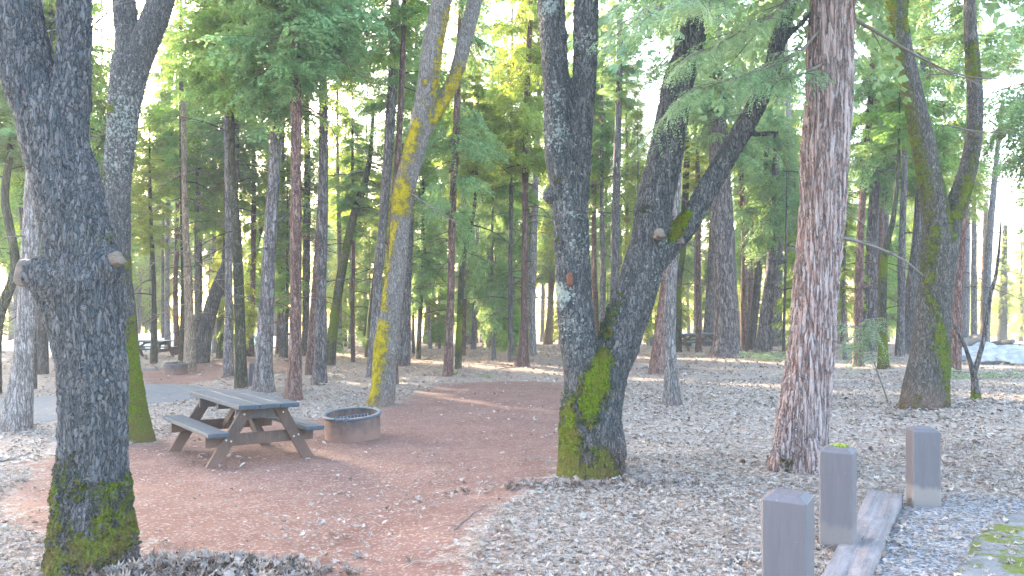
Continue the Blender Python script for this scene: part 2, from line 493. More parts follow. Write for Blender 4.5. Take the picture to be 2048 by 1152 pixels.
def ground_material():
    g = NT('forest_floor')
    geo = g.n('NewGeometry'); pos = geo.outputs['Position']
    soil0 = g.attr('soil'); grav0 = g.attr('gravel'); dist = g.attr('needle')
    nb = g.noise(pos, 2.2, 6, 0.65)
    nf = g.noise(pos, 26, 5, 0.7)
    # leaf litter: flat angular flakes of many tones
    wv = g.warp(g.warp(pos, 12, 0.05), 60, 0.02)
    v1 = g.n('TexVoronoi', _feature='F1', Vector=wv, Scale=30, Randomness=1.0)
    v2 = g.n('TexVoronoi', _feature='F1', Vector=wv, Scale=62, Randomness=1.0)
    r1 = g.n('SeparateColor', Color=v1.outputs['Color']).outputs[0]
    r2 = g.n('SeparateColor', Color=v2.outputs['Color']).outputs[1]
    rr = g.math('ADD', g.math('MULTIPLY', r1, 0.55), g.math('MULTIPLY', r2, 0.45))
    lit = g.ramp(rr, [(0.15, (0.14, 0.105, 0.082)), (0.40, (0.25, 0.20, 0.168)), (0.62, (0.335, 0.275, 0.235)), (0.88, (0.46, 0.395, 0.355))])
    ndl = g.ramp(rr, [(0.15, (0.135, 0.085, 0.065)), (0.5, (0.26, 0.175, 0.135)), (0.85, (0.39, 0.295, 0.245))])
    lit = g.mix(dist, lit, ndl)
    # red dirt
    sc = g.ramp(g.math('ADD', g.math('MULTIPLY', nb, 0.6), g.math('MULTIPLY', nf, 0.4)),
                [(0.3, (0.125, 0.060, 0.046)), (0.5, (0.175, 0.090, 0.070)), (0.7, (0.225, 0.128, 0.105))])
    gv = g.n('TexVoronoi', _feature='F1', Vector=pos, Scale=60)
    gr = g.n('SeparateColor', Color=gv.outputs['Color']).outputs[0]
    sc = g.mix(g.ramp(gr, [(0.86, 0.0), (0.9, 0.65)]), sc, (0.35, 0.27, 0.24))
    litn = g.ramp(g.noise(pos, 9, 6, 0.75), [(0.55, 0.0), (0.68, 0.7)])
    sc = g.mix(g.math('MULTIPLY', litn, 0.55), sc, lit)
    sm = g.ramp(g.math('ADD', soil0, g.math('MULTIPLY', g.math('SUBTRACT', g.noise(pos, 4, 7, 0.78), 0.5), 1.5)), [(0.36, 0.0), (0.64, 1.0)])
    col = g.mix(sm, lit, sc)
    # gravel
    gc = g.ramp(gr, [(0.1, (0.10, 0.095, 0.10)), (0.5, (0.22, 0.21, 0.215)), (0.9, (0.37, 0.35, 0.35))])
    gm = g.ramp(g.math('ADD', grav0, g.math('MULTIPLY', g.math('SUBTRACT', g.noise(pos, 4, 6, 0.75), 0.5), 1.1)), [(0.38, 0.0), (0.62, 1.0)])
    col = g.mix(gm, col, gc)
    # scraps of moss and low green
    gn = g.ramp(g.noise(pos, 1.7, 7, 0.8), [(0.70, 0.0), (0.74, 0.6)])
    col = g.mix(g.math('MULTIPLY', gn, g.math('SUBTRACT', 1.0, sm, True)), col, (0.13, 0.16, 0.05))
    hl = g.math('ADD', g.math('MULTIPLY', v1.outputs['Distance'], 0.5), g.math('MULTIPLY', r1, 0.6))
    h = g.n('Mix', i0=sm, i2=hl, i3=g.math('MULTIPLY', nf, 0.55)).outputs[0]
    return g.finish(col, 0.95, h, 0.9, 0.02, 0.15)


M['ground'] = ground_material()


def leafmat():
    g = NT('fallen_oak_leaf')
    c = g.attr('lc', 'Color')
    c = g.mix(g.math('MULTIPLY', g.noise(g.coord(), 60, 3), 0.5), c, (0.20, 0.13, 0.10), 'MULTIPLY')
    return g.finish(c, 0.7, spec=0.3)


M['leaf'] = leafmat()


def stonemat(name, a, b, sc=9, moss=None):
    g = NT(name)
    p = g.coord()
    n1 = g.noise(p, sc, 6, 0.65)
    c = g.ramp(n1, [(0.3, a), (0.7, b)])
    if moss:
        sep = g.n('SeparateXYZ', Vector=g.n('NewGeometry').outputs['Normal']).outputs[2]
        mm = g.ramp(g.math('ADD', g.math('MULTIPLY', sep, 0.25), g.noise(p, 6, 5, 0.7)), [(0.58, 0.0), (0.68, 0.9)])
        c = g.mix(mm, c, moss)
    return g.finish(c, 0.9, g.noise(p, sc * 3, 6, 0.7), 0.6, 0.03)


M['asphalt'] = stonemat('worn_asphalt', (0.115, 0.12, 0.13), (0.175, 0.175, 0.185), 7)
M['stone_moss'] = stonemat('mossy_stone', (0.15, 0.14, 0.13), (0.33, 0.31, 0.29), 5, (0.15, 0.17, 0.05))
M['stone_pale'] = stonemat('pale_stone', (0.24, 0.24, 0.26), (0.50, 0.50, 0.53), 4)
M['snow'] = stonemat('old_snow', (0.55, 0.56, 0.6), (0.8, 0.81, 0.83), 3)
M['ash'] = stonemat('ash_and_soil', (0.05, 0.04, 0.035), (0.17, 0.12, 0.10), 14)


def woodmat(name, c1, c2, dust=None, dz=0.35, axis=1, gloss=0.75):
    g = NT(name)
    s = [14, 14, 14]; s[axis] = 0.9
    p = g.coord(tuple(s)); q = g.coord()
    n1 = g.noise(p, 1.6, 6, 0.7, 0.5)
    c = g.ramp(n1, [(0.3, c1), (0.7, c2)])
    blot = g.noise(q, 5, 5, 0.7)
    c = g.mix(g.ramp(blot, [(0.5, 0.0), (0.75, 0.4)]), c, tuple(v * 1.3 for v in c2))
    if dust:
        z = g.n('SeparateXYZ', Vector=g.n('TexCoord').outputs['Object']).outputs[2]
        m = g.math('ADD', g.math('SUBTRACT', dz, z), g.math('MULTIPLY', g.math('SUBTRACT', blot, 0.5), 0.5))
        c = g.mix(g.ramp(m, [(0.0, 0.0), (0.35, 0.9)]), c, dust)
    fl = g.ramp(g.noise(q, 55, 2, 0.5), [(0.70, 0.0), (0.73, 0.5)])
    c = g.mix(fl, c, tuple(min(.5, v * 3.2) for v in c2))
    ck = g.ramp(g.noise(p, 5.5, 4, 0.6), [(0.30, 0.85), (0.345, 0.0)])
    c = g.mix(ck, c, tuple(v * .25 for v in c1))
    return g.finish(c, gloss, g.math('SUBTRACT', g.math('ADD', n1, g.math('MULTIPLY', blot, .4)), ck), 0.45, 0.006, 0.3)


M['top'] = woodmat('weathered_dark_planks', (0.028, 0.04, 0.055), (0.055, 0.072, 0.093), gloss=0.6)
M['frame'] = woodmat('dusty_brown_timber', (0.055, 0.037, 0.031), (0.10, 0.066, 0.054), dust=(0.155, 0.088, 0.068), dz=0.42, axis=2)
M['tie'] = woodmat('silvered_curb_timber', (0.12, 0.10, 0.10), (0.26, 0.225, 0.225), axis=1, gloss=0.9)
M['cut'] = woodmat('cut_wood', (0.075, 0.058, 0.05), (0.17, 0.135, 0.115), axis=0, gloss=0.9)
M['darkwood'] = woodmat('dark_post_wood', (0.055, 0.05, 0.055), (0.10, 0.09, 0.10), axis=2)


def bollard_mat():
    g = NT('brown_painted_post')
    q = g.coord()
    z = g.n('SeparateXYZ', Vector=q).outputs[2]
    n1 = g.noise(q, 9, 6, 0.7); n2 = g.noise(g.coord((18, 18, 1.5)), 2, 5, 0.7)
    n4 = g.noise(g.coord((30, 30, 1.2)), 2.2, 6, 0.7)
    c = g.mix(n2, (0.082, 0.072, 0.082), (0.135, 0.117, 0.13))
    c = g.mix(g.ramp(n4, [(0.30, 0.7), (0.37, 0.0)]), c, (0.05, 0.042, 0.045))
    m = g.math('ADD', g.math('SUBTRACT', 0.17, z), g.math('MULTIPLY', g.math('SUBTRACT', g.noise(g.coord((1, 1, .4)), 16, 5, 0.7), 0.5), 0.12))
    c = g.mix(g.math('MULTIPLY', g.ramp(m, [(0.0, 0.0), (0.04, 0.85)]), g.attr('dust')), c, (0.22, 0.18, 0.165))
    sp = g.ramp(g.noise(q, 40, 3, 0.6), [(0.72, 0.0), (0.75, 0.7)])
    c = g.mix(sp, c, (0.05, 0.045, 0.05))
    ch = g.ramp(g.noise(q, 23, 3, 0.6), [(0.74, 0.0), (0.76, 0.6)])
    c = g.mix(ch, c, (0.33, 0.27, 0.26))
    return g.finish(c, 0.55, g.math('ADD', n2, n1), 0.3, 0.004, 0.4)


M['bollard'] = bollard_mat()


def metal(name, c1, c2, dust=None, rough=0.6):
    g = NT(name)
    q = g.coord()
    n1 = g.noise(q, 9, 8, 0.75)
    c = g.mix(g.ramp(n1, [(0.35, 0.0), (0.65, 1.0)]), c1, c2)
    if dust:
        z = g.n('SeparateXYZ', Vector=q).outputs[2]
        m = g.math('ADD', g.math('SUBTRACT', 0.22, z), g.math('MULTIPLY', g.math('SUBTRACT', n1, 0.5), 0.5))
        c = g.mix(g.ramp(m, [(0.0, 0.1), (0.25, 1.0)]), c, dust)
        so = g.noise(g.coord((1, 1, .25)), 8, 4, 0.7)
        sm_ = g.math('MULTIPLY', g.ramp(so, [(0.45, 0.0), (0.62, 1.0)]), g.ramp(z, [(0.08, 0.0), (0.3, 0.75)]))
        c = g.mix(sm_, c, (0.045, 0.04, 0.05))
    return g.finish(c, rough, g.noise(q, 40, 4), 0.3, 0.003, 0.4)


M['ring'] = metal('rusty_dusty_steel', (0.11, 0.07, 0.06), (0.19, 0.12, 0.10), dust=(0.22, 0.125, 0.098), rough=0.8)
M['rim'] = metal('scorched_steel_rim', (0.055, 0.07, 0.09), (0.10, 0.12, 0.15), rough=0.45)
M['bolt'] = metal('galvanised_bolt', (0.35, 0.35, 0.36), (0.5, 0.5, 0.5), rough=0.4)
# ------------------------------------------------------------------ ground sheet with its bare soil and gravel areas
def poly_world(pts):
    return np.array([[*(PG(px, py).xy)] for px, py in pts])


def sdist(X, Y, poly):
    """signed distance to a polygon, positive inside"""
    best = np.full(X.shape, 1e9); inside = np.zeros(X.shape, bool)
    for k in range(len(poly)):
        a = poly[k]; b = poly[(k + 1) % len(poly)]
        ex, ey = b - a
        t = np.clip(((X - a[0]) * ex + (Y - a[1]) * ey) / (ex * ex + ey * ey + 1e-9), 0, 1)
        best = np.minimum(best, np.hypot(X - a[0] - t * ex, Y - a[1] - t * ey))
        c = ((a[1] > Y) != (b[1] > Y))
        with np.errstate(divide='ignore', invalid='ignore'):
            c &= X < (b[0] - a[0]) * (Y - a[1]) / (b[1] - a[1]) + a[0]
        inside ^= c
    return np.where(inside, best, -best)


SOIL1 = poly_world([(60, 925), (200, 905), (330, 880), (350, 855), (480, 838), (640, 838), (740, 818), (800, 806), (830, 782), (880, 768), (1000, 762),
                    (1125, 764), (1190, 780), (1170, 900), (1120, 950), (1060, 985), (1000, 1015), (960, 1075), (930, 1160), (860, 1300), (330, 1300), (270, 1160), (250, 1090),
                    (120, 1090), (0, 1040), (0, 990), (60, 960)])
SOIL2 = poly_world([(262, 742), (330, 735), (400, 722), (500, 716), (600, 724), (585, 742), (480, 757), (380, 768), (285, 772)])
TW0 = Vector((1.02, 3.0)); TW1 = Vector((2.95, 6.22))        # centre line of the curb timber
_dv = (TW1 - TW0).normalized(); _pv = Vector((_dv.y, -_dv.x))
GRAV = np.array([TW0 - _dv * 6, TW1 + _dv * 0.2, TW1 + _dv * 0.5 + _pv * 0.5, TW1 + _dv * 0.55 + _pv * 9, TW0 - _dv * 6 + _pv * 12])


def soil_mask(x, y):
    d = np.maximum(sdist(x, y, SOIL1) / 0.8, sdist(x, y, SOIL2) / 0.9)
    return np.clip(0.5 + 0.5 * d, 0, 1)


def gravel_mask(x, y):
    return np.clip(0.5 + sdist(x, y, GRAV) / 0.5, 0, 1)


def grow(a, b, s0, k):
    out = [a]; s = s0
    while out[-1] < b:
        out.append(out[-1] + s); s *= k
    return out


xs = np.array(sorted(set([-v for v in grow(6, 130, 0.1, 1.045)] + list(np.arange(-6, 6, 0.09)) + grow(6, 130, 0.1, 1.045))))
ys = np.array(sorted(set([2 - v for v in grow(0, 25, 0.15, 1.1)][1:] + list(np.arange(2, 13, 0.08)) + grow(13, 158, 0.09, 1.025))))
GX, GY = np.meshgrid(xs, ys)
gz = ground(GX, GY)
nx, ny = len(xs), len(ys)
i = np.arange(ny - 1)[:, None]; j = np.arange(nx - 1)[None]
quads = np.stack([i * nx + j, i * nx + j + 1, (i + 1) * nx + j + 1, (i + 1) * nx + j], -1).reshape(-1, 4)
me = raw_mesh('ground', np.stack([GX, GY, gz], -1).reshape(-1, 3), quads, smooth=True)
fattr(me, 'soil', soil_mask(GX.ravel(), GY.ravel()))
fattr(me, 'gravel', gravel_mask(GX.ravel(), GY.ravel()))
nd = np.clip((GY - 15) / 12, 0, 1) * np.clip((8 - np.abs(GX + 2)) / 8 + 0.6, 0.35, 1)
fattr(me, 'needle', nd.ravel())
tag(link('ground', me, M['ground']), kind='structure')


def drape(name, pts, mat, lift, kind='structure', step=0.25, edge=0.06):
    """a thin sheet following the ground inside a polygon"""
    poly = np.array(pts)
    lo = poly.min(0) - 0.3; hi = poly.max(0) + 0.3
    ax = np.arange(lo[0], hi[0] + step, step); ay = np.arange(lo[1], hi[1] + step, step)
    X, Y = np.meshgrid(ax, ay)
    D = sdist(X, Y, poly) + edge * (np.sin(X * 3.1 + Y * 1.7) + np.sin(X * 7.3 - Y * 5.2) * 0.6)
    Z = ground(X, Y) + lift + np.clip(D / 0.5, -1, 0) * 0.2
    n = len(ax)
    i = np.arange(len(ay) - 1)[:, None]; j = np.arange(n - 1)[None]
    q = np.stack([i * n + j, i * n + j + 1, (i + 1) * n + j + 1, (i + 1) * n + j], -1).reshape(-1, 4)
    keep = (D.ravel()[q] > -0.25).any(1)
    me = raw_mesh(name, np.stack([X, Y, Z], -1).reshape(-1, 3), q[keep], smooth=True)
    import bmesh
    bm = bmesh.new(); bm.from_mesh(me)
    bmesh.ops.delete(bm, geom=[v for v in bm.verts if not v.link_faces], context='VERTS')
    bm.to_mesh(me); bm.free()
    return tag(link(name, me, mat), kind=kind)


PATHP = poly_world([(-420, 905), (-60, 858), (60, 850), (180, 836), (290, 812), (380, 800), (455, 792), (440, 776), (300, 768), (150, 786), (0, 800), (-420, 835)])
drape('path', PATHP, M['asphalt'], 0.012)
g = NT('mossy_asphalt')
_p = g.n('NewGeometry').outputs['Position']
_c = g.ramp(g.noise(_p, 9, 6, 0.7), [(0.3, (0.16, 0.15, 0.155)), (0.7, (0.25, 0.24, 0.24))])
_m = g.ramp(g.noise(_p, 3.3, 6, 0.72), [(0.50, 0.0), (0.56, 1.0)])
_c = g.mix(_m, _c, g.mix(g.noise(_p, 40, 3, .7), (0.06, 0.08, 0.012), (0.22, 0.23, 0.05)))
M['mossasph'] = g.finish(_c, 0.95, g.math('ADD', g.noise(_p, 50, 5, 0.75), g.math('MULTIPLY', _m, 0.8)), 0.7, 0.02)
drape('road', [PG(1935, 1160).xy, PG(1960, 1085).xy, PG(2050, 1030).xy, (9, 6.5), (9, -4), (2.1, -4), (2.2, 3.6)], M['mossasph'], 0.02, step=0.06, edge=0.03)

# ------------------------------------------------------------------ trunks
TRUNKS = []          # (x, y, radius) footprints, used to keep litter and fillers off the trunks


def trunk_path(pts, d, H=None, lean_keep=0.35):
    """photo points (x, y, width) from the base up -> world points and radii at distance d"""
    p = [P(x, y, d) for x, y, w in pts]
    r = [w / 2 * d / F for x, y, w in pts]
    if H is not None:
        z0 = p[0].z
        dirx = (p[-1].x - p[-2].x) / max(0.2, p[-1].z - p[-2].z)
        dirx = max(-0.25, min(0.25, dirx)) * lean_keep
        top = z0 + H
        n = 4
        zz = p[-1].z; xx = p[-1].x; rr = r[-1]
        for k in range(1, n + 1):
            z = zz + (top - zz) * k / n
            if top > zz + 0.5:
                p.append(Vector((xx + dirx * (z - zz) * (1 - 0.3 * k / n), d, z)))
                r.append(max(0.015, rr * (1 - 0.93 * k / n)))
    return p, r


def dead_branches(mb, pts, rad, z0, z1, n, rng, Lmax=2.0, thick=0.012):
    zs = pts[:, 2]
    for k in range(int(n * 1.6)):                      # knobs where branches have snapped off
        z = rng.uniform(0.6, z1 + 2); i = int(np.clip(np.searchsorted(zs, z), 1, len(zs) - 1))
        a = rng.uniform(0, 6.283); c = pts[i]; r_ = rad[i]; l = rng.uniform(.03, .10); u = np.array([math.cos(a), math.sin(a), rng.uniform(-.2, .5)])
        t_ = rng.uniform(.012, .024)
        mb.tube([c + u * r_ * .8, c + u * (r_ + l * .4), c + u * (r_ + l)], [t_ * 1.8, t_, t_ * .7], n=5, cap=True)
    for k in range(n):
        z = rng.uniform(z0, z1)
        i = int(np.clip(np.searchsorted(zs, z), 1, len(zs) - 1))
        c = pts[i]; a = rng.uniform(0, 6.283); L = rng.uniform(0.35, 1) * Lmax
        dr = rng.uniform(-0.3, 0.5); sag = rng.uniform(0.2, 0.8)
        m = 6; t = np.linspace(0, 1, m)
        bend = rng.uniform(-0.5, 0.5)
        ang = a + bend * t
        q = np.stack([c[0] + np.cos(ang) * L * t, c[1] + np.sin(ang) * L * t, c[2] + dr * L * t - sag * L * t * t], 1)
        r0 = thick * rng.uniform(0.6, 1.5)
        mb.tube(q, r0 * (1 - 0.85 * t), n=4, cap=False)
        for s in range(int(L * 3)):
            j = rng.integers(1, m - 1); a2 = ang[j] + rng.choice([-1, 1]) * rng.uniform(0.5, 1.1); l2 = L * rng.uniform(0.15, 0.4)
            e = q[j] + np.array([math.cos(a2) * l2, math.sin(a2) * l2, rng.uniform(-0.35, 0.1) * l2])
            mb.tube([q[j], (q[j] + e) / 2 + [0, 0, 0.02], e], [r0 * 0.45, r0 * 0.3, 0.001], n=3, cap=False)


# ------------------------------------------------------------------ cedar foliage
def bough(L, rng, leaf=0.125, lw=0.027, spacing=0.085, droop=0.35, sub=0.5, step=0.05):
    """flat, drooping cedar spray along +x: leaf quads (N,4,3) and its woody axis"""
    ns = max(3, int(L / spacing))
    t = (np.arange(ns) + 0.5) / ns
    ax = np.stack([L * t, 0.06 * L * np.sin(3 * t + rng.uniform(0, 6)), -droop * L * t * t], 1)
    Q = []
    for k in range(ns):
        tt = t[k]
        ls = L * sub * (1 - tt) ** 0.7 * (0.35 + 0.65 * min(1, tt * 4)) * rng.uniform(0.7, 1.15) + 0.05
        sd = 1 if k % 2 else -1
        an = sd * rng.uniform(0.65, 1.0)
        m = max(2, int(ls / step))
        u = (np.arange(m) + 0.6) / m
        dirn = np.array([math.cos(an), math.sin(an), rng.uniform(-0.55, 0.05)])
        base = ax[k] + dirn * (ls * u)[:, None]
        base[:, 2] -= 0.6 * ls * u * u
        for side in (-1, 1):
            a2 = an + side * rng.uniform(0.35, 0.75, m)
            ll = leaf * rng.uniform(0.6, 1.25, m) * (1 - 0.45 * u)
            dv = np.stack([np.cos(a2), np.sin(a2), rng.uniform(-0.9, 0.0, m)], 1)
            nv = np.stack([-np.sin(a2), np.cos(a2), rng.uniform(-1.0, 1.0, m)], 1)
            b = base; tip = b + dv * ll[:, None]; mid = b + dv * (ll * 0.5)[:, None]
            w = lw * rng.uniform(0.7, 1.3, m)[:, None]
            Q.append(np.stack([b, mid + nv * w, tip, mid - nv * w], 1))
    return np.concatenate(Q), ax


def rotz(a):
    c, s = math.cos(a), math.sin(a)
    return np.array([[c, -s, 0], [s, c, 0], [0, 0, 1.0]])


def roty(a):
    c, s = math.cos(a), math.sin(a)
    return np.array([[c, 0, s], [0, 1, 0], [-s, 0, c]])


def rotx(a):
    c, s = math.cos(a), math.sin(a)
    return np.array([[1, 0, 0], [0, c, -s], [0, s, c]])


class Crown:
    def __init__(s): s.Q = []; s.wood = MB()

    def put(s, B, pos, yaw, pitch, roll, sc=1.0, wood=True):
        q, ax = B
        R = rotz(yaw) @ roty(-pitch) @ rotx(roll)
        s.Q.append(q.reshape(-1, 3) * sc @ R.T + pos)
        if wood:
            p = np.concatenate([[[0, 0, 0]], ax]) * sc @ R.T + pos
            s.wood.tube(p[::2] if len(p) > 6 else p, np.linspace(0.014, 0.002, len(p[::2] if len(p) > 6 else p)) * sc, n=3, cap=False)

    def mesh(s, name, mat_leaf, mat_wood):
        V = np.concatenate(s.Q); nl = len(V) // 4
        Q = np.arange(len(V)).reshape(-1, 4)
        if s.wood.V:
            WV = np.concatenate(s.wood.V); WQ = np.concatenate(s.wood.Q) + len(V)
            V = np.concatenate([V, WV]); Q = np.concatenate([Q, WQ])
        me = raw_mesh(name, V, Q)
        me.materials.append(mat_leaf); me.materials.append(mat_wood)
        mi = np.zeros(len(Q), np.int32); mi[nl:] = 1
        me.polygons.foreach_set('material_index', mi)
        return me


BOUGHS = [bough(L, np.random.default_rng(40 + k), droop=dr) for k, (L, dr) in enumerate([(1.0, .3), (1.25, .4), (1.5, .35), (1.8, .45), (1.2, .2), (2.1, .4)])]


def make_crown(name, seed, H, R0, nb, mat, taper=0.85, gap=0.0, low=0.5):
    """crown of height H from z=0, boughs reaching about R0 at the bottom"""
    rng = np.random.default_rng(seed); c = Crown()
    for k in range(nb):
        f = rng.uniform(0, 1) ** 1.1
        if rng.uniform() < gap and f < 0.6: continue
        z = f * H
        reach = R0 * (1 - taper * f) * rng.uniform(0.45, 1.1) * (low + (1 - low) * min(1, f * 4))
        yaw = rng.uniform(0, 6.283)
        B = BOUGHS[rng.integers(len(BOUGHS))]
        L = B[1][-1, 0]
        pitch = rng.uniform(-0.35, 0.2) + f * 0.35
        sc = max(0.35, min(1.15, reach / L))
        start = max(0.0, reach - L * sc) * 0.9
        pos = np.array([math.cos(yaw) * start, math.sin(yaw) * start, z + start * math.sin(pitch) * 0.5])
        c.put(B, pos, yaw, pitch, rng.uniform(-0.9, 0.9), sc)
        for extra in range(3):
            yy = yaw + rng.uniform(-0.7, 0.7); fr = rng.uniform(0.3, 0.9)
            pp = pos + np.array([math.cos(yaw), math.sin(yaw), pitch * 0.6]) * fr * L * sc * 0.6
            B2 = BOUGHS[rng.integers(3)]
            c.put(B2, pp, yy, pitch - rng.uniform(0.1, 0.9), rng.uniform(-1.2, 1.2), sc * rng.uniform(0.4, 0.75), wood=False)
    return c.mesh(name, mat, M['twig'])


CROWNS = {}
for k, (key, H, R0, nb, mat, gap) in enumerate([
        ('full1', 12, 2.7, 190, 'fol', 0.0), ('full2', 12, 2.5, 170, 'folblue', 0.05), ('full3', 11, 2.8, 170, 'folyel', 0.1),
        ('slim1', 12, 1.8, 130, 'fol', 0.05), ('slim2', 12, 1.7, 115, 'folblue', 0.1), ('slim3', 11, 1.9, 115, 'folyel', 0.1),
        ('thin1', 12, 2.2, 85, 'fol', 0.1), ('thin2', 12, 2.0, 75, 'folblue', 0.1)]):
    CROWNS[key] = (make_crown('crown_' + key, 100 + k, H, R0, nb, M[mat]), H)

BROOTS = []


def tree(label, pts, mat, name='pine_tree', cat='tree', crown=None, cy=None, H=17, moss=None, dead=10, group=None, cs=1.0, d=None, flare=1.0, ytop=None, lean=None):
    """a slim background tree: pts are photo points of its trunk, cy the photo height where foliage starts"""
    x0, y0, w0 = pts[0]
    if d is None: d = hit(x0, y0)
    p, r = trunk_path(pts, d, H)
    r[0] *= flare
    p = [p[0] + (p[0] - p[1]).normalized() * 0.35] + p
    r = [r[0] * 1.15] + r
    seed = int(abs(x0) * 7 + y0) % 9973
    rng = np.random.default_rng(seed)
    step = 0.12 if d < 22 else 0.3
    sp, sr = spline(p, r, step)
    base = Vector(p[1]); root = empty(name, base)
    TRUNKS.append((base.x, base.y, r[1]))
    mb = MB()
    mb.tube(sp - np.array(base), sr, n=20 if d < 22 else 12, wob=0.10, seed=seed)
    ntr = mb.n
    hz = (P(0, cy, d).z if cy is not None else base.z + 7) - base.z
    if dead: dead_branches(mb, sp - np.array(base), sr, 1.3, max(2.5, min(hz + 2.5, 8.5)), dead, rng, thick=0.014 if d < 25 else 0.02)
    me = mb.mesh('trunk', smooth=True)
    V = np.concatenate(mb.V)
    ms = np.zeros(len(V))
    if moss:
        for (mx, my, mr, ml) in moss:       # photo x, y, radius in px, strength
            c = P(mx, my, d) - base; rr = mr * d / F
            dd = np.sqrt((V[:, 0] - c.x) ** 2 + (V[:, 2] - c.z) ** 2)
            ms = np.maximum(ms, ml * np.exp(-(dd / rr) ** 2))
    fattr(me, 'moss', ms); fattr(me, 'lich', np.zeros(len(V)))
    fattr(me, 'dust', np.clip(0.3 - V[:, 2], 0, 0.3) * 1.5)
    link('trunk', me, M[mat], root)
    if crown:
        cm, CH = CROWNS[crown]
        top = sp[-1][2] - base.z
        o = link('crown', cm, [], root)
        i = int(np.clip(np.searchsorted(sp[:, 2] - base.z, hz), 0, len(sp) - 1))
        cx, cyy = sp[i][0] - base.x, 0.0
        o.location = (cx, cyy, hz)
        o.scale = (cs, cs, max(0.35, (top - hz) / CH * 1.05))
        topx = sp[-1][0] - base.x
        o.rotation_euler = (0, math.atan2(topx - cx, max(1, top - hz)), rng.uniform(0, 6.28)) if abs(topx - cx) < 0.6 else (0, math.atan2(topx - cx, max(1, top - hz)), 0)
    tag(root, label, cat, group)
    return root, d


# ------------------------------------------------------------------ the trees nearest the camera: limbs fused into one skin
def fused(limbs, d, voxel, smooth_it=6, extra=None, dpos=None):
    """limbs: lists of photo points (x, y, w[, dy]); returns mesh (world coordinates) of their union"""
    mb = MB()
    for li, pts in enumerate(limbs):
        p = []; r = []
        for q in pts:
            dy = q[3] if len(q) > 3 else 0.0
            v = P(q[0], q[1], d); v = Vector((v.x * (d + dy) / d, d + dy, CAMZ + (v.z - CAMZ) * (d + dy) / d))
            p.append(v); r.append(q[2] / 2 * (d + dy) / F)
        sp, sr = spline(p, r, 0.06)
        mb.tube(sp, sr, n=28, wob=0.07, seed=li * 13 + int(pts[0][0]))
    if extra: extra(mb)
    me = mb.mesh('fuse')
    o = bpy.data.objects.new('fuse', me); COL.objects.link(o)
    m = o.modifiers.new('r', 'REMESH'); m.mode = 'VOXEL'; m.voxel_size = voxel
    s = o.modifiers.new('s', 'SMOOTH'); s.iterations = smooth_it; s.factor = 0.6
    dg = bpy.context.evaluated_depsgraph_get()
    out = bpy.data.meshes.new_from_object(o.evaluated_get(dg))
    bpy.data.objects.remove(o); bpy.data.meshes.remove(me)
    out.polygons.foreach_set('use_smooth', np.ones(len(out.polygons), bool))
    return out


def hero(name, label, limbs, d, mat, voxel=0.018, moss=(), lichen=(), dust=0.6, extra=None, base=None, smooth_it=6, cat='tree'):
    me = fused(limbs, d, voxel, smooth_it, extra)
    b = base or Vector((P(limbs[0][0][0], limbs[0][0][1], d).x, d, float(ground(P(limbs[0][0][0], 0, d).x, d))))
    n = len(me.vertices); V = np.zeros(n * 3, np.float32); me.vertices.foreach_get('co', V); V = V.reshape(-1, 3)
    ms = np.zeros(n); lc = np.zeros(n)
    for (mx, my, mr, ml, *side) in moss:
        c = P(mx, my, d); rr = mr * d / F
        dd = np.sqrt((V[:, 0] - c.x) ** 2 + ((V[:, 2] - c.z)) ** 2)
        ms = np.maximum(ms, ml * np.exp(-(dd / rr) ** 2))
    for (mx, my, mr, ml) in lichen:
        c = P(mx, my, d); rr = mr * d / F
        dd = np.sqrt((V[:, 0] - c.x) ** 2 + ((V[:, 2] - c.z)) ** 2)
        lc = np.maximum(lc, ml * np.exp(-(dd / rr) ** 2))
    V -= np.array(b, np.float32)
    me.vertices.foreach_set('co', V.ravel()); me.update()
    fattr(me, 'moss', ms); fattr(me, 'lich', lc); fattr(me, 'dust', np.clip(0.25 - V[:, 2] * 0.5, 0, 0.25) * 4 * dust)
    root = empty(name, b)
    me.materials.clear()
    me.name = 'trunk'
    link('trunk', me, M[mat], root)
    TRUNKS.append((b.x, b.y, limbs[0][0][2] / 2 * d / F))
    tag(root, label, cat)
    return root, b


def cut_face(root, b, px, py, d, dy, r, direction, name='cut_stub_end', mat='cut'):
    """pale sawn end of a lopped limb"""
    c = P(px, py, d + dy) - b
    v = Vector(direction).normalized()
    mb = MB()
    mb.tube([c - v * 0.03, c + v * 0.03, c + v * 0.055, c + v * 0.06], [r, r * 0.97, r * 0.86, r * 0.7], n=9, wob=0.35, seed=3)
    return mb.build(name, M[mat], root)


def ml(pts, step=12):
    """moss running along photo points (x, y, radius, strength)"""
    out = []
    for a, b in zip(pts[:-1], pts[1:]):
        n = max(1, int(math.hypot(b[0] - a[0], b[1] - a[1]) / step))
        for k in range(n): out.append(tuple(a[i] + (b[i] - a[i]) * k / n for i in range(4)))
    return out + [pts[-1]]


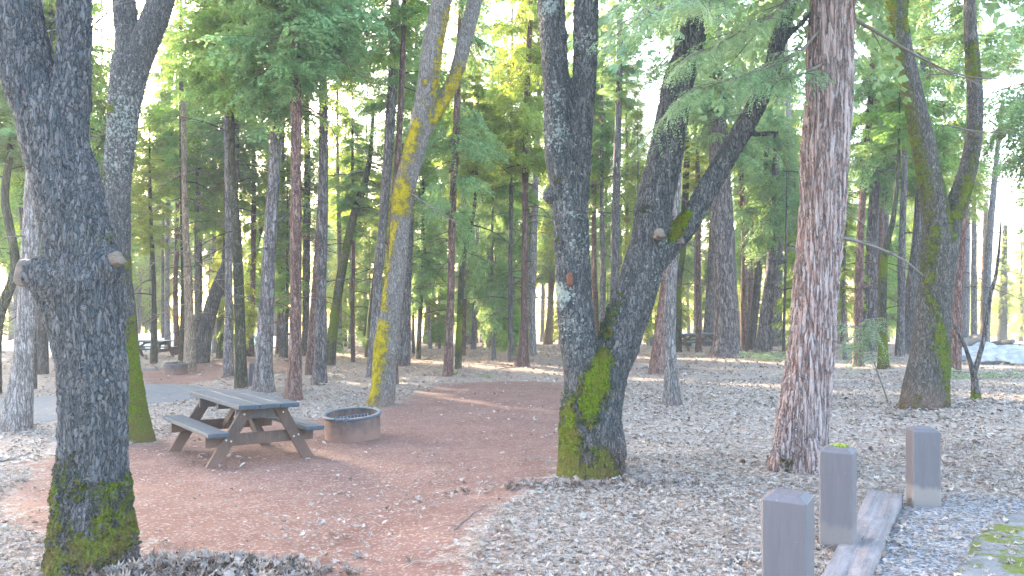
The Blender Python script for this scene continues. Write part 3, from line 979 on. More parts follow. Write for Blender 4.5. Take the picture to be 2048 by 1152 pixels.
# A: the near forked oak at the left
dA = 5.05
A_tr = [(187, 1190, 178), (187, 1140, 166), (186, 1090, 152), (185, 1040, 141), (185, 950, 131), (187, 850, 127), (189, 750, 130), (183, 700, 132), (177, 640, 140),
        (172, 590, 146), (165, 540, 142), (160, 500, 132), (150, 450, 128), (142, 400, 127), (131, 350, 126), (116, 300, 122), (106, 255, 126), (96, 215, 120)]
A_l = [(112, 280, 110), (86, 215, 104), (62, 165, 100), (48, 110, 96), (38, 70, 94), (28, 0, 90), (14, -90, 84), (-5, -300, 70), (-20, -700, 50)]
A_r = [(122, 290, 100), (134, 225, 84), (142, 165, 72), (148, 100, 64), (149, 40, 62), (149, -30, 61), (152, -110, 58), (165, -320, 46), (180, -700, 34)]
A_s = [(185, 585, 140), (150, 570, 130, -.04), (118, 562, 108, -.06), (96, 555, 88, -.07), (80, 549, 74, -.07), (62, 544, 64, -.07)]
A_s3 = [(170, 690, 110), (140, 625, 96, -.02), (112, 582, 82, -.05), (88, 558, 64, -.06)]
A_s2 = [(170, 560, 130), (198, 546, 110, -.03), (216, 532, 74, -.08), (232, 524, 50, -.10)]
rootA, bA = hero('oak_tree', 'big dark forked oak in the left foreground with a sawn-off limb stub and mossy foot', [A_tr, A_l, A_r, A_s, A_s2, A_s3], dA, 'oak_dark', 0.0125,
                 moss=ml([(125, 1140, 44, 1.05), (150, 1110, 44, .95), (190, 1080, 46, .6), (240, 1070, 36, 1.0), (255, 1040, 20, .9)]) + ml([(135, 1080, 30, .75), (140, 1010, 30, .62), (150, 950, 34, .55), (168, 900, 26, .42)])
                 + ml([(235, 1040, 30, .7), (238, 970, 26, .6)]) + [(195, 960, 40, .4), (225, 470, 22, .3)],
                 lichen=[(150, 400, 60, .3)], dust=0.5)
cut_face(rootA, bA, 56, 543, dA, -.07, 0.092, (-1, -0.35, 0.2))
cut_face(rootA, bA, 230, 522, dA, -.115, 0.05, (0.9, -0.5, 0.25))

# O2: mossy oak standing right behind it
dB = hit(250, 882)
B_tr = [(250, 905, 118), (250, 880, 100), (245, 820, 82), (240, 740, 70), (234, 640, 62), (230, 560, 58), (231, 470, 56), (233, 380, 56), (240, 300, 58), (247, 230, 60), (256, 165, 66), (262, 120, 70)]
B_l = [(258, 160, 60), (256, 90, 48), (250, 20, 44), (242, -60, 42), (230, -300, 36), (210, -600, 24)]
B_r = [(262, 150, 62), (290, 80, 54), (312, 30, 50), (330, -30, 48), (350, -120, 44), (400, -330, 34), (430, -600, 20)]
B_tw = [(262, 205, 14), (275, 195, 9), (284, 178, 6), (286, 172, 3)]
rootB, bB = hero('oak_tree', 'mossy lichened oak standing close behind the big forked oak at left', [B_tr, B_l, B_r, B_tw], dB, 'oak_lichen', 0.02,
                 moss=ml([(285, 880, 50, 1.1), (280, 800, 36, 1.05), (272, 740, 26, 1.0), (268, 690, 14, .95), (266, 640, 9, .8)]) + [(262, 530, 20, .8), (250, 560, 16, .6), (236, 225, 12, .7), (212, 352, 16, .8), (206, 330, 12, .8)],
                 lichen=[(250, 240, 90, 1.0), (232, 330, 50, .9)])

# M: leaning oak with yellow moss, golden sunlight painted into it, behind the fire ring
dM = hit(762, 812)
M_tr = [(758, 835, 66), (762, 810, 56), (768, 770, 48), (772, 700, 44), (780, 640, 41), (791, 560, 38), (797, 500, 36), (801, 450, 36), (806, 400, 40), (813, 360, 41), (824, 320, 43), (837, 265, 44), (846, 220, 40),
        (856, 160, 41), (866, 90, 42), (880, 20, 42), (892, -40, 42), (925, -220, 34), (960, -520, 20)]
M_b = [(842, 275, 30), (862, 240, 26, .1), (880, 212, 25, .2), (900, 175, 25, .3), (916, 135, 26, .4), (930, 80, 28, .5), (945, 20, 29, .6), (962, -60, 26, .7), (1000, -300, 18, 1)]
M_k = [(800, 408, 20), (786, 400, 12), (780, 398, 6)]
M_k2 = [(775, 720, 44), (786, 700, 34, -.1), (788, 690, 30, -.1)]
rootM, bM = hero('oak_tree', 'leaning oak with yellow-green moss and painted-in golden sunlight beside the near fire ring', [M_tr, M_b, M_k, M_k2], dM, 'oak_moss_painted_sun', 0.022,
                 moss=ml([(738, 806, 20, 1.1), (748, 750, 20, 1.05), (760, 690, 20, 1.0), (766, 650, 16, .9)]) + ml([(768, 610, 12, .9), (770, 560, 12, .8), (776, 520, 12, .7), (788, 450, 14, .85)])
                 + ml([(800, 412, 24, 1.15), (804, 385, 22, 1.05), (808, 350, 12, .6), (816, 320, 15, .85), (824, 285, 17, 1.0), (834, 255, 14, .8)]) + [(780, 398, 10, 1.0), (848, 205, 8, .5), (852, 170, 9, .7)]  # moss laid on strongly to paint the sunlit stretch of trunk
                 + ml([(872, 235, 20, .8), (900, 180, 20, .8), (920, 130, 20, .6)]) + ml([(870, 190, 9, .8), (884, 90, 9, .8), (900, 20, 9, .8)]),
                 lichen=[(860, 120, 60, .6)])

# V: the oak dividing into three stems, right of centre
dV = hit(1185, 948)
V_tr = [(1186, 985, 165), (1185, 950, 140), (1184, 915, 128), (1184, 850, 122), (1187, 790, 118), (1190, 740, 112), (1190, 712, 96)]
V_l = [(1172, 790, 88), (1164, 735, 80), (1156, 690, 76), (1150, 626, 75), (1147, 560, 72), (1143, 500, 70), (1140, 440, 70), (1136, 390, 66), (1127, 345, 62), (1118, 300, 58), (1114, 200, 55), (1108, 100, 53), (1101, 0, 52), (1097, -90, 50), (1085, -320, 42), (1070, -640, 26)]
V_m = [(1142, 470, 56), (1150, 410, 52), (1157, 350, 48), (1161, 300, 46), (1167, 200, 46), (1171, 100, 48), (1173, 0, 49), (1176, -90, 46), (1185, -320, 38), (1200, -640, 24)]
V_r = [(1200, 800, 88), (1214, 740, 86), (1233, 700, 84), (1252, 640, 84), (1270, 590, 83), (1288, 530, 84), (1303, 480, 82), (1311, 400, 76), (1330, 320, 72), (1346, 230, 64), (1358, 160, 61), (1378, 100, 59), (1388, 0, 60), (1396, -90, 56), (1415, -320, 46), (1430, -640, 26)]
V_b = [(1305, 520, 60), (1335, 492, 50, -.02), (1366, 462, 44, -.05), (1388, 428, 42, -.08), (1416, 375, 42, -.1), (1450, 318, 41, -.1), (1486, 258, 39, -.1), (1518, 200, 37, -.1), (1543, 140, 33, -.1), (1556, 80, 30, -.1), (1578, 10, 27, -.1), (1600, -70, 24, -.1), (1640, -300, 16)]
V_b2 = [(1553, 100, 18, -.1), (1580, 66, 13, -.15), (1606, 44, 10, -.2), (1650, -10, 7, -.2)]
V_b3 = [(1488, 262, 14, -.1), (1515, 268, 11, -.14), (1540, 266, 10, -.16), (1556, 265, 9, -.16)]
V_k1 = [(1302, 490, 50), (1315, 474, 30, -.22), (1319, 470, 22, -.27)]
V_k2 = [(1335, 500, 40), (1351, 486, 20, -.08), (1355, 484, 14, -.1)]
V_k3 = [(1120, 300, 40), (1094, 290, 22), (1090, 288, 12)]
V_b4 = [(1140, 330, 40), (1160, 318, 30, .02), (1172, 314, 14, .02)]
V_b5 = [(1115, 390, 50), (1094, 392, 30), (1086, 391, 14)]
V_b6 = [(1112, 80, 46), (1126, 66, 30, -.06), (1130, 62, 14, -.08)]
V_b7 = [(1168, 170, 40), (1186, 176, 26), (1192, 177, 12)]
V_b8 = [(1118, 240, 48), (1100, 252, 36, -.04), (1090, 256, 18, -.04)]
V_b9 = [(1292, 420, 60), (1276, 424, 40), (1268, 424, 18)]
V_k4 = [(1208, 860, 80), (1225, 880, 50, -.14), (1235, 920, 40, -.12)]
rootV, bV = hero('oak_tree', 'large mossy-footed oak right of centre dividing low into three dark lichened stems', [V_tr, V_l, V_m, V_r, V_b, V_b2, V_b3, V_k1, V_k2, V_k3, V_k4, V_b4, V_b5, V_b6, V_b7, V_b8, V_b9], dV, 'oak_lichen', 0.0165,
                 moss=ml([(1125, 945, 30, 1.1), (1180, 935, 34, 1.0), (1215, 935, 22, .8)]) + ml([(1132, 930, 24, 1.1), (1138, 880, 24, 1.0), (1138, 830, 20, .85), (1142, 790, 16, .7)])
                 + ml([(1172, 830, 22, .8), (1172, 800, 28, 1.1), (1186, 760, 28, 1.15), (1196, 725, 22, 1.1), (1203, 702, 14, 1.0)]) + [(1180, 880, 24, .6), (1200, 905, 26, .8)]
                 + ml([(1212, 670, 10, .8), (1222, 620, 9, .7), (1238, 590, 8, .5)]) + ml([(1340, 475, 12, 1.1), (1356, 450, 14, 1.2), (1372, 430, 9, 1.0)]) + [(1285, 420, 12, .4), (1345, 270, 12, .4), (1118, 360, 14, .35), (1160, 120, 12, .4), (1112, 480, 6, .6)],
                 lichen=[(1115, 270, 34, 1.0), (1110, 200, 30, .7), (1165, 90, 36, .8), (1122, 590, 22, 1.9), (1112, 575, 14, 2.2), (1130, 430, 40, .6), (1150, 660, 50, .6), (1100, 20, 20, 1.6), (1150, 500, 50, .5), (1310, 540, 40, .4), (1318, 490, 12, 1.3)])
cut_face(rootV, bV, 1319, 470, dV, -.29, 0.055, (0.15, -1, 0.25))
cut_face(rootV, bV, 1356, 484, dV, -.12, 0.032, (0.8, -0.6, 0.1))
mb = MB(); c = P(1137, 559, dV)
mb.lathe([(0.001, 0.03), (0.035, 0.028), (0.052, 0.005), (0.06, -0.04)], 20)
scar = mb.build('limb_scar', stonemat('raw_orange_wood', (0.11, 0.04, 0.026), (0.21, 0.085, 0.06), 8), rootV)
scar.location = Vector((c.x, dV - 36 * dV / F - 0.0, c.z)) - bV; scar.rotation_euler = (math.radians(88), 0, math.radians(-8)); scar.scale = (0.6, 1.35, 1)

# R: mossy oak at the right
dR = hit(1848, 815)
R_tr = [(1848, 842, 108), (1848, 815, 92), (1852, 770, 82), (1858, 720, 74), (1864, 660, 68), (1870, 600, 64), (1876, 550, 62), (1880, 500, 66), (1882, 470, 60)]
R_l = [(1880, 520, 56), (1873, 450, 50), (1866, 390, 46), (1852, 320, 44), (1840, 260, 43), (1828, 200, 41), (1812, 130, 38), (1800, 70, 36), (1790, 10, 35), (1778, -70, 33), (1740, -330, 26), (1700, -640, 16)]
R_r = [(1882, 520, 48), (1900, 455, 40), (1912, 410, 37), (1928, 365, 34), (1941, 320, 32), (1949, 260, 29), (1950, 180, 27), (1944, 110, 24), (1940, 40, 23), (1938, -60, 21), (1940, -300, 16), (1945, -600, 10)]
R_x = [(1800, 60, 24, .15), (1806, 20, 20, .2), (1812, -40, 18, .3), (1830, -250, 12, .5)]
rootR, bR = hero('oak_tree', 'mossy two-stemmed oak at right behind the farthest painted post', [R_tr, R_l, R_r, R_x], dR, 'oak_mid', 0.02,
                 moss=ml([(1882, 800, 20, 0.50), (1880, 740, 28, 0.72), (1868, 690, 24, 0.68), (1858, 640, 14, 0.58), (1848, 590, 10, 0.58), (1852, 520, 12, 0.58), (1862, 460, 14, 0.54)])
                 + ml([(1855, 440, 12, 0.50), (1846, 370, 14, 0.61), (1828, 290, 12, 0.65), (1810, 210, 12, 0.72), (1790, 130, 14, 0.72), (1775, 40, 16, 0.79), (1768, -40, 16, 0.79)]) + ml([(1895, 470, 14, 0.65), (1885, 420, 12, 0.58), (1878, 370, 10, 0.58), (1862, 320, 8, 0.43)])
                 + ml([(1905, 430, 16, 0.65), (1925, 385, 16, 0.72), (1937, 330, 10, 0.58), (1945, 260, 8, 0.43)]) + ml([(1940, 150, 16, 0.79), (1942, 100, 14, 0.65)]) + ml([(1806, 60, 14, 0.79), (1812, 0, 16, 0.86), (1815, -60, 16, 0.79)]) + [(1815, 810, 22, 0.43), (1840, 815, 16, 0.36)],
                 lichen=[(1850, 350, 60, .5)])

# C: the big cedar
dC = hit(1598, 938)
C_tr = [(1595, 975, 146), (1597, 938, 118), (1601, 900, 104), (1605, 850, 96), (1613, 790, 93), (1619, 740, 91), (1627, 650, 89), (1633, 576, 88), (1640, 480, 89), (1646, 400, 90), (1651, 300, 91), (1656, 230, 91), (1661, 120, 92), (1666, 0, 92), (1670, -100, 90), (1676, -500, 74), (1680, -1000, 50), (1684, -1700, 16)]
C_f1 = [(1580, 850, 40, -.05), (1568, 905, 44, -.1), (1556, 945, 44, -.1)]
C_f2 = [(1615, 850, 50, -.1), (1618, 910, 50, -.18), (1622, 950, 50, -.2)]
C_f3 = [(1630, 850, 40, .05), (1640, 910, 36, .05), (1648, 950, 36, .05)]
rootC, bC = hero('cedar_tree', 'tall straight cedar with thick furrowed red-grey bark behind the painted posts', [C_tr, C_f1, C_f2, C_f3], dC, 'cedar', 0.02,
                 moss=[(1560, 925, 22, .42)], dust=0.25, smooth_it=4)
# the big cedar's boughs: fine sprays hanging into the top of the picture, and its bare dead branches
def near_crown():
    rng = np.random.default_rng(5); c = Crown()
    fine = [bough(L, np.random.default_rng(70 + k), leaf=0.052, lw=0.0058, spacing=0.042, droop=dr * .7, sub=0.42, step=0.020) for k, (L, dr) in enumerate([(.55, .45), (.75, .5), (.95, .4), (.65, .25)])]
    paths = [  # photo x, y, depth offset along each limb
        [(1640, -60, 0), (1560, 20, -.5), (1470, 70, -.9), (1390, 110, -1.1)],
        [(1640, 60, -.1), (1590, 110, -.5), (1520, 140, -.8), (1440, 165, -1.0), (1370, 190, -1.0)],
        [(1650, -200, -.3), (1560, -100, -.9), (1470, -30, -1.3), (1400, 10, -1.5)],
        [(1640, 130, -.2), (1600, 150, -.5), (1555, 160, -.7)],
        [(1620, -60, -.3), (1540, -40, -.9), (1440, -20, -1.5), (1350, 10, -1.8), (1290, 30, -1.9)],
        [(1640, -350, 0), (1500, -280, -.6), (1350, -200, -1), (1200, -120, -1.2)]]
    for path in paths:
        pts = [P(x, y, dC + dy) - bC for x, y, dy in path]
        sp, sr = spline(pts, np.linspace(0.016, 0.004, len(pts)), 0.08)
        c.wood.tube(sp, sr, n=5, cap=False)
        n = len(sp)
        for k in range(int(n * 0.25), n):
            dv = sp[min(n - 1, k + 1)] - sp[k - 1]
            yaw0 = math.atan2(dv[1], dv[0])
            for sd in ((-1, 1) if k % 3 == 0 else (rng.choice([-1, 1]),)):
                yaw = yaw0 + sd * rng.uniform(0.3, 1.1)
                B = fine[rng.integers(4)]
                c.put(B, sp[k], yaw, rng.uniform(-0.4, 0.1), rng.uniform(-0.5, 0.5), rng.uniform(0.45, 0.95) * (0.8 if k < n - 3 else 1.0))
    # the crown proper, above the picture
    for k in range(150):
        z = rng.uniform(5.2, 15); f = (z - 5.2) / 10
        yaw = rng.uniform(0, 6.283); B = BOUGHS[rng.integers(len(BOUGHS))]
        i = 0.42 + 0.045 * (z) * 0
        cx = (P(1670, 0, dC).x - bC.x)
        c.put(B, np.array([cx + math.cos(yaw) * .3, math.sin(yaw) * .3, z]), yaw, rng.uniform(-.4, .2), rng.uniform(-.5, .5), 1.2 * (1 - .6 * f))
    return c.mesh('crown', M['folpale'], M['twig'])


link('crown', near_crown(), [], rootC)


def limb(root, b, pts, r0, r1, d, name='dead_branch', mat='twig', twigs=6, seed=0, step=0.1):
    rng = np.random.default_rng(seed)
    p = [P(x, y, d + dy) - b for x, y, dy in pts]
    sp, sr = spline(p, np.linspace(r0, r1, len(p)), step)
    mb = MB(); mb.tube(sp, sr, n=6, wob=0.15, seed=seed)
    for k in range(twigs):
        i = rng.integers(1, len(sp) - 1); dv = sp[i + 1] - sp[i - 1]; dv /= np.linalg.norm(dv)
        sd = rng.normal(0, 1, 3); l = rng.uniform(0.1, 0.45)
        e = sp[i] + (dv * 0.7 + sd * 0.5) * l
        mb.tube([sp[i], (sp[i] + e) / 2 + rng.normal(0, .02, 3), e], [sr[i] * .5, sr[i] * .35, 0.0015], n=4, cap=False)
    return mb.build(name, M[mat], root, smooth=True, fixn=False)


limb(rootC, bC, [(1700, 34, .05), (1750, 62, .3), (1800, 92, .5), (1850, 120, .7), (1900, 143, .9), (1960, 156, 1.1), (2030, 158, 1.3)], 0.022, 0.004, dC, seed=1, twigs=9)
limb(rootC, bC, [(1680, 474, .05), (1720, 484, .2), (1765, 500, .3), (1810, 522, .4), (1845, 550, .5)], 0.017, 0.008, dC, seed=2, twigs=4)
limb(rootC, bC, [(1672, 395, .1), (1700, 432, .2), (1725, 446, .3), (1743, 474, .4), (1752, 500, .4)], 0.007, 0.003, dC, seed=3, twigs=4)
limb(rootV, bV, [(1600, 110, .2), (1585, 132, .1), (1555, 160, 0), (1525, 200, -.1), (1480, 228, -.2), (1420, 240, -.3)], 0.008, 0.003, dV, seed=4, twigs=4)
limb(rootR, bR, [(1835, 105, 0), (1880, 140, -.2), (1940, 160, -.4), (2000, 190, -.5), (2060, 200, -.6)], 0.016, 0.005, dR, seed=5, twigs=8)
limb(rootR, bR, [(1892, 250, 0), (1950, 262, -.2), (2010, 266, -.4), (2080, 280, -.6)], 0.013, 0.005, dR, seed=6, twigs=8)
limb(rootR, bR, [(1850, 150, 0), (1880, 148, -.2), (1912, 146, -.4)], 0.013, 0.007, dR, seed=7, twigs=2)
limb(rootM, bM, [(820, 385, -.1), (870, 420, -.2), (905, 440, -.2), (925, 452, -.2)], 0.016, 0.005, dM, seed=8, twigs=4)
limb(rootB, bB, [(272, 235, 0), (262, 250, -.1), (200, 270, -.1), (150, 292, -.1)], 0.012, 0.004, dB, seed=9, twigs=4)
limb(rootA, bA, [(100, 45, .1), (130, 28, .2), (175, 22, .2)], 0.010, 0.004, dA, seed=10, twigs=3)
limb(rootA, bA, [(175, 60, .1), (210, 30, .2), (250, -10, .3)], 0.008, 0.003, dA, seed=11, twigs=3)

# ------------------------------------------------------------------ the slimmer trees, each traced from its foot
t_ = tree
t_('pale grey pine at the left edge standing in front of the asphalt path', [(33, 860, 58), (40, 790, 46), (47, 720, 36), (57, 560, 34), (63, 400, 28), (70, 200, 24), (75, 0, 20)], 'pale', crown='thin1', cy=-200, dead=6)
t_('dark crooked oak cut off by the left edge of the view', [(-8, 788, 22), (-6, 700, 18), (-2, 640, 18), (14, 590, 18), (29, 545, 17), (28, 500, 16), (16, 440, 15), (10, 380, 14), (26, 260, 12), (34, 100, 10)], 'olive', name='oak_tree', H=9, dead=8, crown='full2', cy=330, cs=.6)
t_('dark trunk hidden half behind the pale grey left pine', [(62, 778, 22), (60, 640, 20), (48, 420, 18), (38, 250, 16), (36, 100, 14)], 'greydark', crown='full1', cy=280, dead=8)
t_('dark straight pine between the pale grey pine and the big left oak', [(84, 748, 26), (83, 600, 22), (86, 480, 20), (92, 300, 18), (95, 100, 15)], 'greydark', crown='slim2', cy=200, dead=8)
t_('slim grey trunk just left of the big forked oak foot', [(119, 776, 13), (113, 690, 11), (108, 600, 10), (104, 400, 9)], 'grey', crown='slim1', cy=520, dead=6)
t_('grey tree showing through the fork of the big left oak', [(182, 745, 24), (180, 500, 22), (184, 300, 21), (150, 120, 18), (130, 0, 16)], 'greydark', crown='full1', cy=330, H=14, dead=6, lean=1)
t_('small leaning mossy tree left of the far picnic table on the left', [(274, 708, 9), (269, 620, 7), (262, 560, 6), (255, 450, 5)], 'olive', H=8, crown='slim1', cy=500, cs=.8, dead=3)
t_('moss-streaked oak trunk in front of the far left picnic table', [(308, 727, 15), (308, 650, 11), (307, 560, 9), (303, 470, 8), (300, 380, 6)], 'olive', name='oak_tree', H=10, crown='slim3', cy=500, cs=.8, dead=5)
t_('pair-forming blue-grey pine beyond the far left picnic table', [(336, 702, 13), (334, 600, 10), (336, 450, 8), (338, 250, 8), (338, 100, 6)], 'pale', crown='slim2', cy=430, dead=8)
t_('thin grey pine touching the blue-grey pine beyond the left table', [(327, 696, 7), (325, 600, 6), (326, 450, 5), (325, 300, 5)], 'grey', crown='slim1', cy=380, dead=4)
t_('olive-streaked trunk just behind the far fire ring', [(363, 724, 13), (368, 600, 12), (366, 450, 11), (363, 250, 9), (362, 100, 8)], 'olive', crown='thin1', cy=330, dead=14)
t_('tan dead snag with bare twigs rising behind the far fire ring', [(380, 741, 24), (379, 640, 18), (376, 560, 15), (371, 450, 13), (368, 300, 11), (367, 205, 10)], 'browntan', name='dead_tree', H=7.5, dead=26)
t_('thick dark trunk leaning right beside the far fire ring', [(400, 725, 36), (412, 660, 30), (424, 610, 27), (440, 560, 23), (456, 510, 18), (464, 460, 16), (470, 380, 13), (474, 200, 10)], 'greydark', crown='full2', cy=320, dead=8, H=13)
t_('slim dark trunk wedged behind the thick leaning trunk', [(398, 702, 11), (400, 560, 10), (398, 400, 9), (396, 200, 8)], 'greydark', crown='slim1', cy=420, dead=6)
t_('dark moss-footed oak with a rightward lean past the leaning trunk', [(440, 717, 15), (442, 620, 12), (446, 560, 10), (452, 450, 9), (450, 300, 8)], 'olive', name='oak_tree', H=11, crown='thin1', cy=380, dead=5)
t_('thin silver-grey pine immediately left of the crooked dark oak', [(457, 752, 22), (457, 640, 15), (457, 450, 13), (455, 330, 12), (452, 180, 10), (450, 0, 8)], 'grey', crown='slim2', cy=60, dead=12)
t_('rough crooked oak whose bare trunk rises behind the near picnic table', [(482, 778, 27), (481, 700, 21), (479, 620, 20), (477, 560, 19), (473, 460, 17), (466, 370, 15), (462, 290, 14), (461, 150, 13), (461, 0, 12)], 'olive', name='oak_tree', H=13, crown='full1', cy=210, cs=.8, dead=10)
t_('small forked oak behind the crooked oak with an arching right limb', [(490, 702, 15), (493, 620, 13), (496, 560, 12), (510, 500, 11), (524, 440, 10), (520, 380, 8), (505, 320, 6)], 'olive', name='oak_tree', H=9, crown='thin2', cy=460, cs=.7, dead=5)
t_('stout dark grey pine behind the far corner of the near picnic table', [(526, 784, 46), (527, 740, 36), (529, 690, 31), (536, 560, 27), (545, 400, 24), (552, 250, 23), (556, 150, 20), (560, 0, 16)], 'grey', crown='full1', cy=215, cs=1.0, dead=14)
t_('faint slim trunk with blue-grey bark right of the stout grey pine', [(564, 714, 12), (566, 630, 9), (566, 500, 8), (566, 350, 7)], 'grey', crown='slim3', cy=560, dead=4)
t_('thin mossy sapling trunk left of the reddish pine', [(572, 716, 8), (574, 640, 7), (575, 540, 6)], 'olive', H=8, crown='slim1', cy=620, cs=.8, dead=2)
t_('reddish scaly pine with grey flared foot behind the near picnic table', [(586, 800, 42), (588, 760, 30), (590, 690, 25), (592, 560, 23), (592, 400, 21), (592, 200, 19), (592, 60, 17)], 'red', crown='full2', cy=185, cs=1.1, dead=16)
t_('dim bluish trunk far behind the two pines left of the fire ring', [(611, 712, 16), (612, 600, 15), (614, 450, 14), (614, 300, 12)], 'greydark', crown='slim2', cy=480, dead=4)
t_('narrow reddish pine leaning against the grey pine in view left of centre', [(618, 750, 19), (624, 660, 14), (631, 560, 13), (637, 470, 11), (642, 350, 10), (646, 200, 8)], 'red', crown='slim3', cy=130, dead=6)
t_('smooth grey pine left of centre crossing the narrow reddish one', [(638, 769, 34), (640, 720, 26), (641, 640, 22), (645, 480, 21), (647, 300, 18), (646, 150, 15), (645, 0, 12)], 'grey', crown='full1', cy=150, cs=.95, dead=14)
t_('dark moss-coated tree leaning to the right before the light gap', [(660, 730, 24), (666, 660, 20), (674, 600, 18), (684, 540, 17), (694, 490, 16), (711, 420, 15), (728, 370, 13), (742, 300, 9), (746, 200, 6)], 'olive', name='oak_tree', H=10, crown='thin2', cy=420, cs=.9, moss=[(662, 640, 60, .8), (690, 500, 50, .6)], dead=8)
t_('very thin straight trunk right of the moss-coated leaning tree', [(706, 725, 10), (705, 600, 8), (707, 500, 7), (705, 350, 6)], 'red', crown='slim1', cy=470, cs=.8, H=11, dead=8)
t_('thin dark mossy trunk slanting beside the lone oak', [(733, 714, 10), (740, 630, 9), (748, 560, 8), (756, 490, 7), (765, 420, 5)], 'olive', H=8, crown='slim3', cy=460, cs=.9, dead=5, moss=[(738, 660, 50, .7)])
t_('grey plated pine rising close behind the yellow-mossed leaning oak', [(744, 755, 24), (748, 680, 19), (756, 560, 17), (763, 480, 18), (771, 380, 19), (780, 250, 20), (788, 100, 18), (790, 0, 16)], 'grey', crown='slim2', cy=220, dead=12)
t_('thin reddish trunk overlapped by the yellow-mossed leaning oak', [(791, 768, 15), (783, 640, 14), (780, 540, 13), (786, 430, 12), (796, 300, 12), (803, 180, 11), (808, 0, 9)], 'red', crown='thin1', cy=60, dead=10)
t_('blue-grey thick-barked pine right of the yellow-mossed leaning oak', [(807, 731, 30), (810, 680, 23), (813, 600, 19), (817, 500, 17), (822, 400, 15), (830, 250, 12)], 'grey', crown='full1', cy=350, cs=.9, dead=6)
t_('slender dark trunk standing just right of the blue-grey pine', [(836, 719, 11), (841, 620, 9), (845, 560, 8), (846, 450, 7)], 'olive', crown='full2', cy=600, cs=.75, H=12, dead=10)
t_('pencil-thin dark stem in the gap left of centre', [(827, 707, 6), (826, 620, 5), (826, 520, 4)], 'greydark', H=7, crown='thin1', cy=600, cs=.7, dead=8)
t_('thick bluish pine at the end of the clearing', [(881, 693, 22), (884, 620, 18), (886, 560, 15), (888, 450, 13)], 'grey', crown='full3', cy=470, dead=4)
t_('pale slim trunk first left of the thick bluish pine', [(850, 687, 10), (857, 600, 8), (860, 500, 7)], 'red', crown='slim2', cy=560, dead=4)
t_('second slim trunk left of the thick bluish pine', [(863, 684, 8), (867, 600, 7), (870, 500, 6)], 'red', crown='slim1', cy=520, dead=4)
t_('purple-red scaly pine at the back edge of the bare clearing', [(896, 752, 25), (898, 690, 18), (901, 600, 16), (903, 500, 14), (906, 400, 14), (912, 280, 13), (916, 150, 12), (922, 0, 11)], 'red', crown='thin2', cy=460, cs=1.05, dead=16)
t_('crooked mossy trunk just right of the purple-red pine', [(916, 737, 14), (918, 660, 12), (921, 600, 12), (924, 540, 11), (932, 490, 11), (943, 450, 9), (950, 400, 7)], 'olive', name='oak_tree', H=9, moss=[(918, 660, 60, .75)], crown='full3', cy=360, cs=.6, dead=5)
t_('reddish trunk half hidden behind the crooked mossy one', [(927, 711, 10), (928, 600, 10), (928, 450, 9), (928, 300, 8)], 'red', crown='slim3', cy=420, dead=8)
t_('slim straight trunk second right of the crooked mossy one', [(947, 699, 12), (950, 600, 9), (954, 490, 8), (955, 380, 7)], 'grey', crown='slim1', cy=420, dead=12)
t_('knotty reddish trunk with bare side twigs near the centre gap', [(972, 690, 15), (975, 600, 11), (978, 500, 9), (980, 350, 8)], 'red', crown='slim2', cy=420, dead=22)
t_('pale sun-touched pine behind the knotty reddish trunk', [(985, 695, 22), (988, 630, 14), (992, 560, 11), (995, 450, 9)], 'browntan', crown='slim3', cy=440, dead=6)
t_('dark double-looking trunk behind the small green shrub at centre', [(1006, 694, 24), (1005, 600, 17), (1004, 500, 14), (1003, 380, 11)], 'red', crown='full1', cy=470, cs=.8, dead=6)
t_('slim dark pine left of the flared red pine at centre', [(1021, 724, 12), (1021, 640, 10), (1021, 500, 8), (1023, 300, 7), (1024, 150, 6)], 'greydark', crown='thin1', cy=400, cs=.9, dead=18)
t_('thin grey pole behind the slim dark pine at centre', [(1031, 712, 9), (1028, 620, 7), (1026, 500, 6)], 'grey', crown='slim1', cy=520, H=12, dead=8)
t_('red-brown pine with splayed root flare near the centre', [(1043, 733, 34), (1046, 705, 21), (1048, 640, 15), (1050, 500, 13), (1051, 300, 12), (1056, 150, 11), (1062, 0, 9)], 'red', crown='full3', cy=330, cs=.95, dead=18)
t_('pale knotted pine pressed against the red-brown flared pine', [(1066, 713, 16), (1064, 620, 15), (1066, 500, 15), (1072, 330, 13), (1078, 200, 11), (1082, 0, 9)], 'pale', crown='slim1', cy=180, dead=12)
t_('orange sunlit trunk glowing left of the three-stemmed oak', [(1095, 689, 20), (1099, 640, 14), (1102, 590, 12), (1104, 500, 10)], 'browntan', crown='full1', cy=560, cs=.9, dead=4)
t_('thin dark trunk left of the orange sunlit one', [(1084, 684, 9), (1086, 600, 8), (1087, 500, 7)], 'greydark', crown='slim2', cy=560, dead=4)
t_('reddish trunk seen low through the fork of the three-stemmed oak', [(1192, 704, 14), (1190, 600, 12), (1188, 480, 10), (1188, 300, 9)], 'red', crown='slim3', cy=420, dead=10)
t_('slender grey trunk between the oak stems next to the reddish one', [(1207, 706, 12), (1205, 600, 10), (1204, 450, 9)], 'grey', crown='slim1', cy=350, dead=8)
t_('tall bluish pine between the middle and right oak stems', [(1228, 716, 21), (1229, 560, 17), (1232, 400, 16), (1236, 250, 14), (1240, 100, 12)], 'grey', crown='slim2', cy=210, dead=14)
t_('dim thin trunk just under the leaning right oak stem', [(1297, 690, 10), (1300, 600, 9), (1302, 450, 8)], 'greydark', crown='slim1', cy=380, H=12, dead=6)
t_('reddish-lilac pine paired behind the pale slim pine', [(1315, 748, 36), (1320, 690, 27), (1326, 620, 22), (1332, 560, 20), (1338, 480, 17), (1345, 350, 16), (1352, 200, 14)], 'red', crown='thin2', cy=150, dead=8)
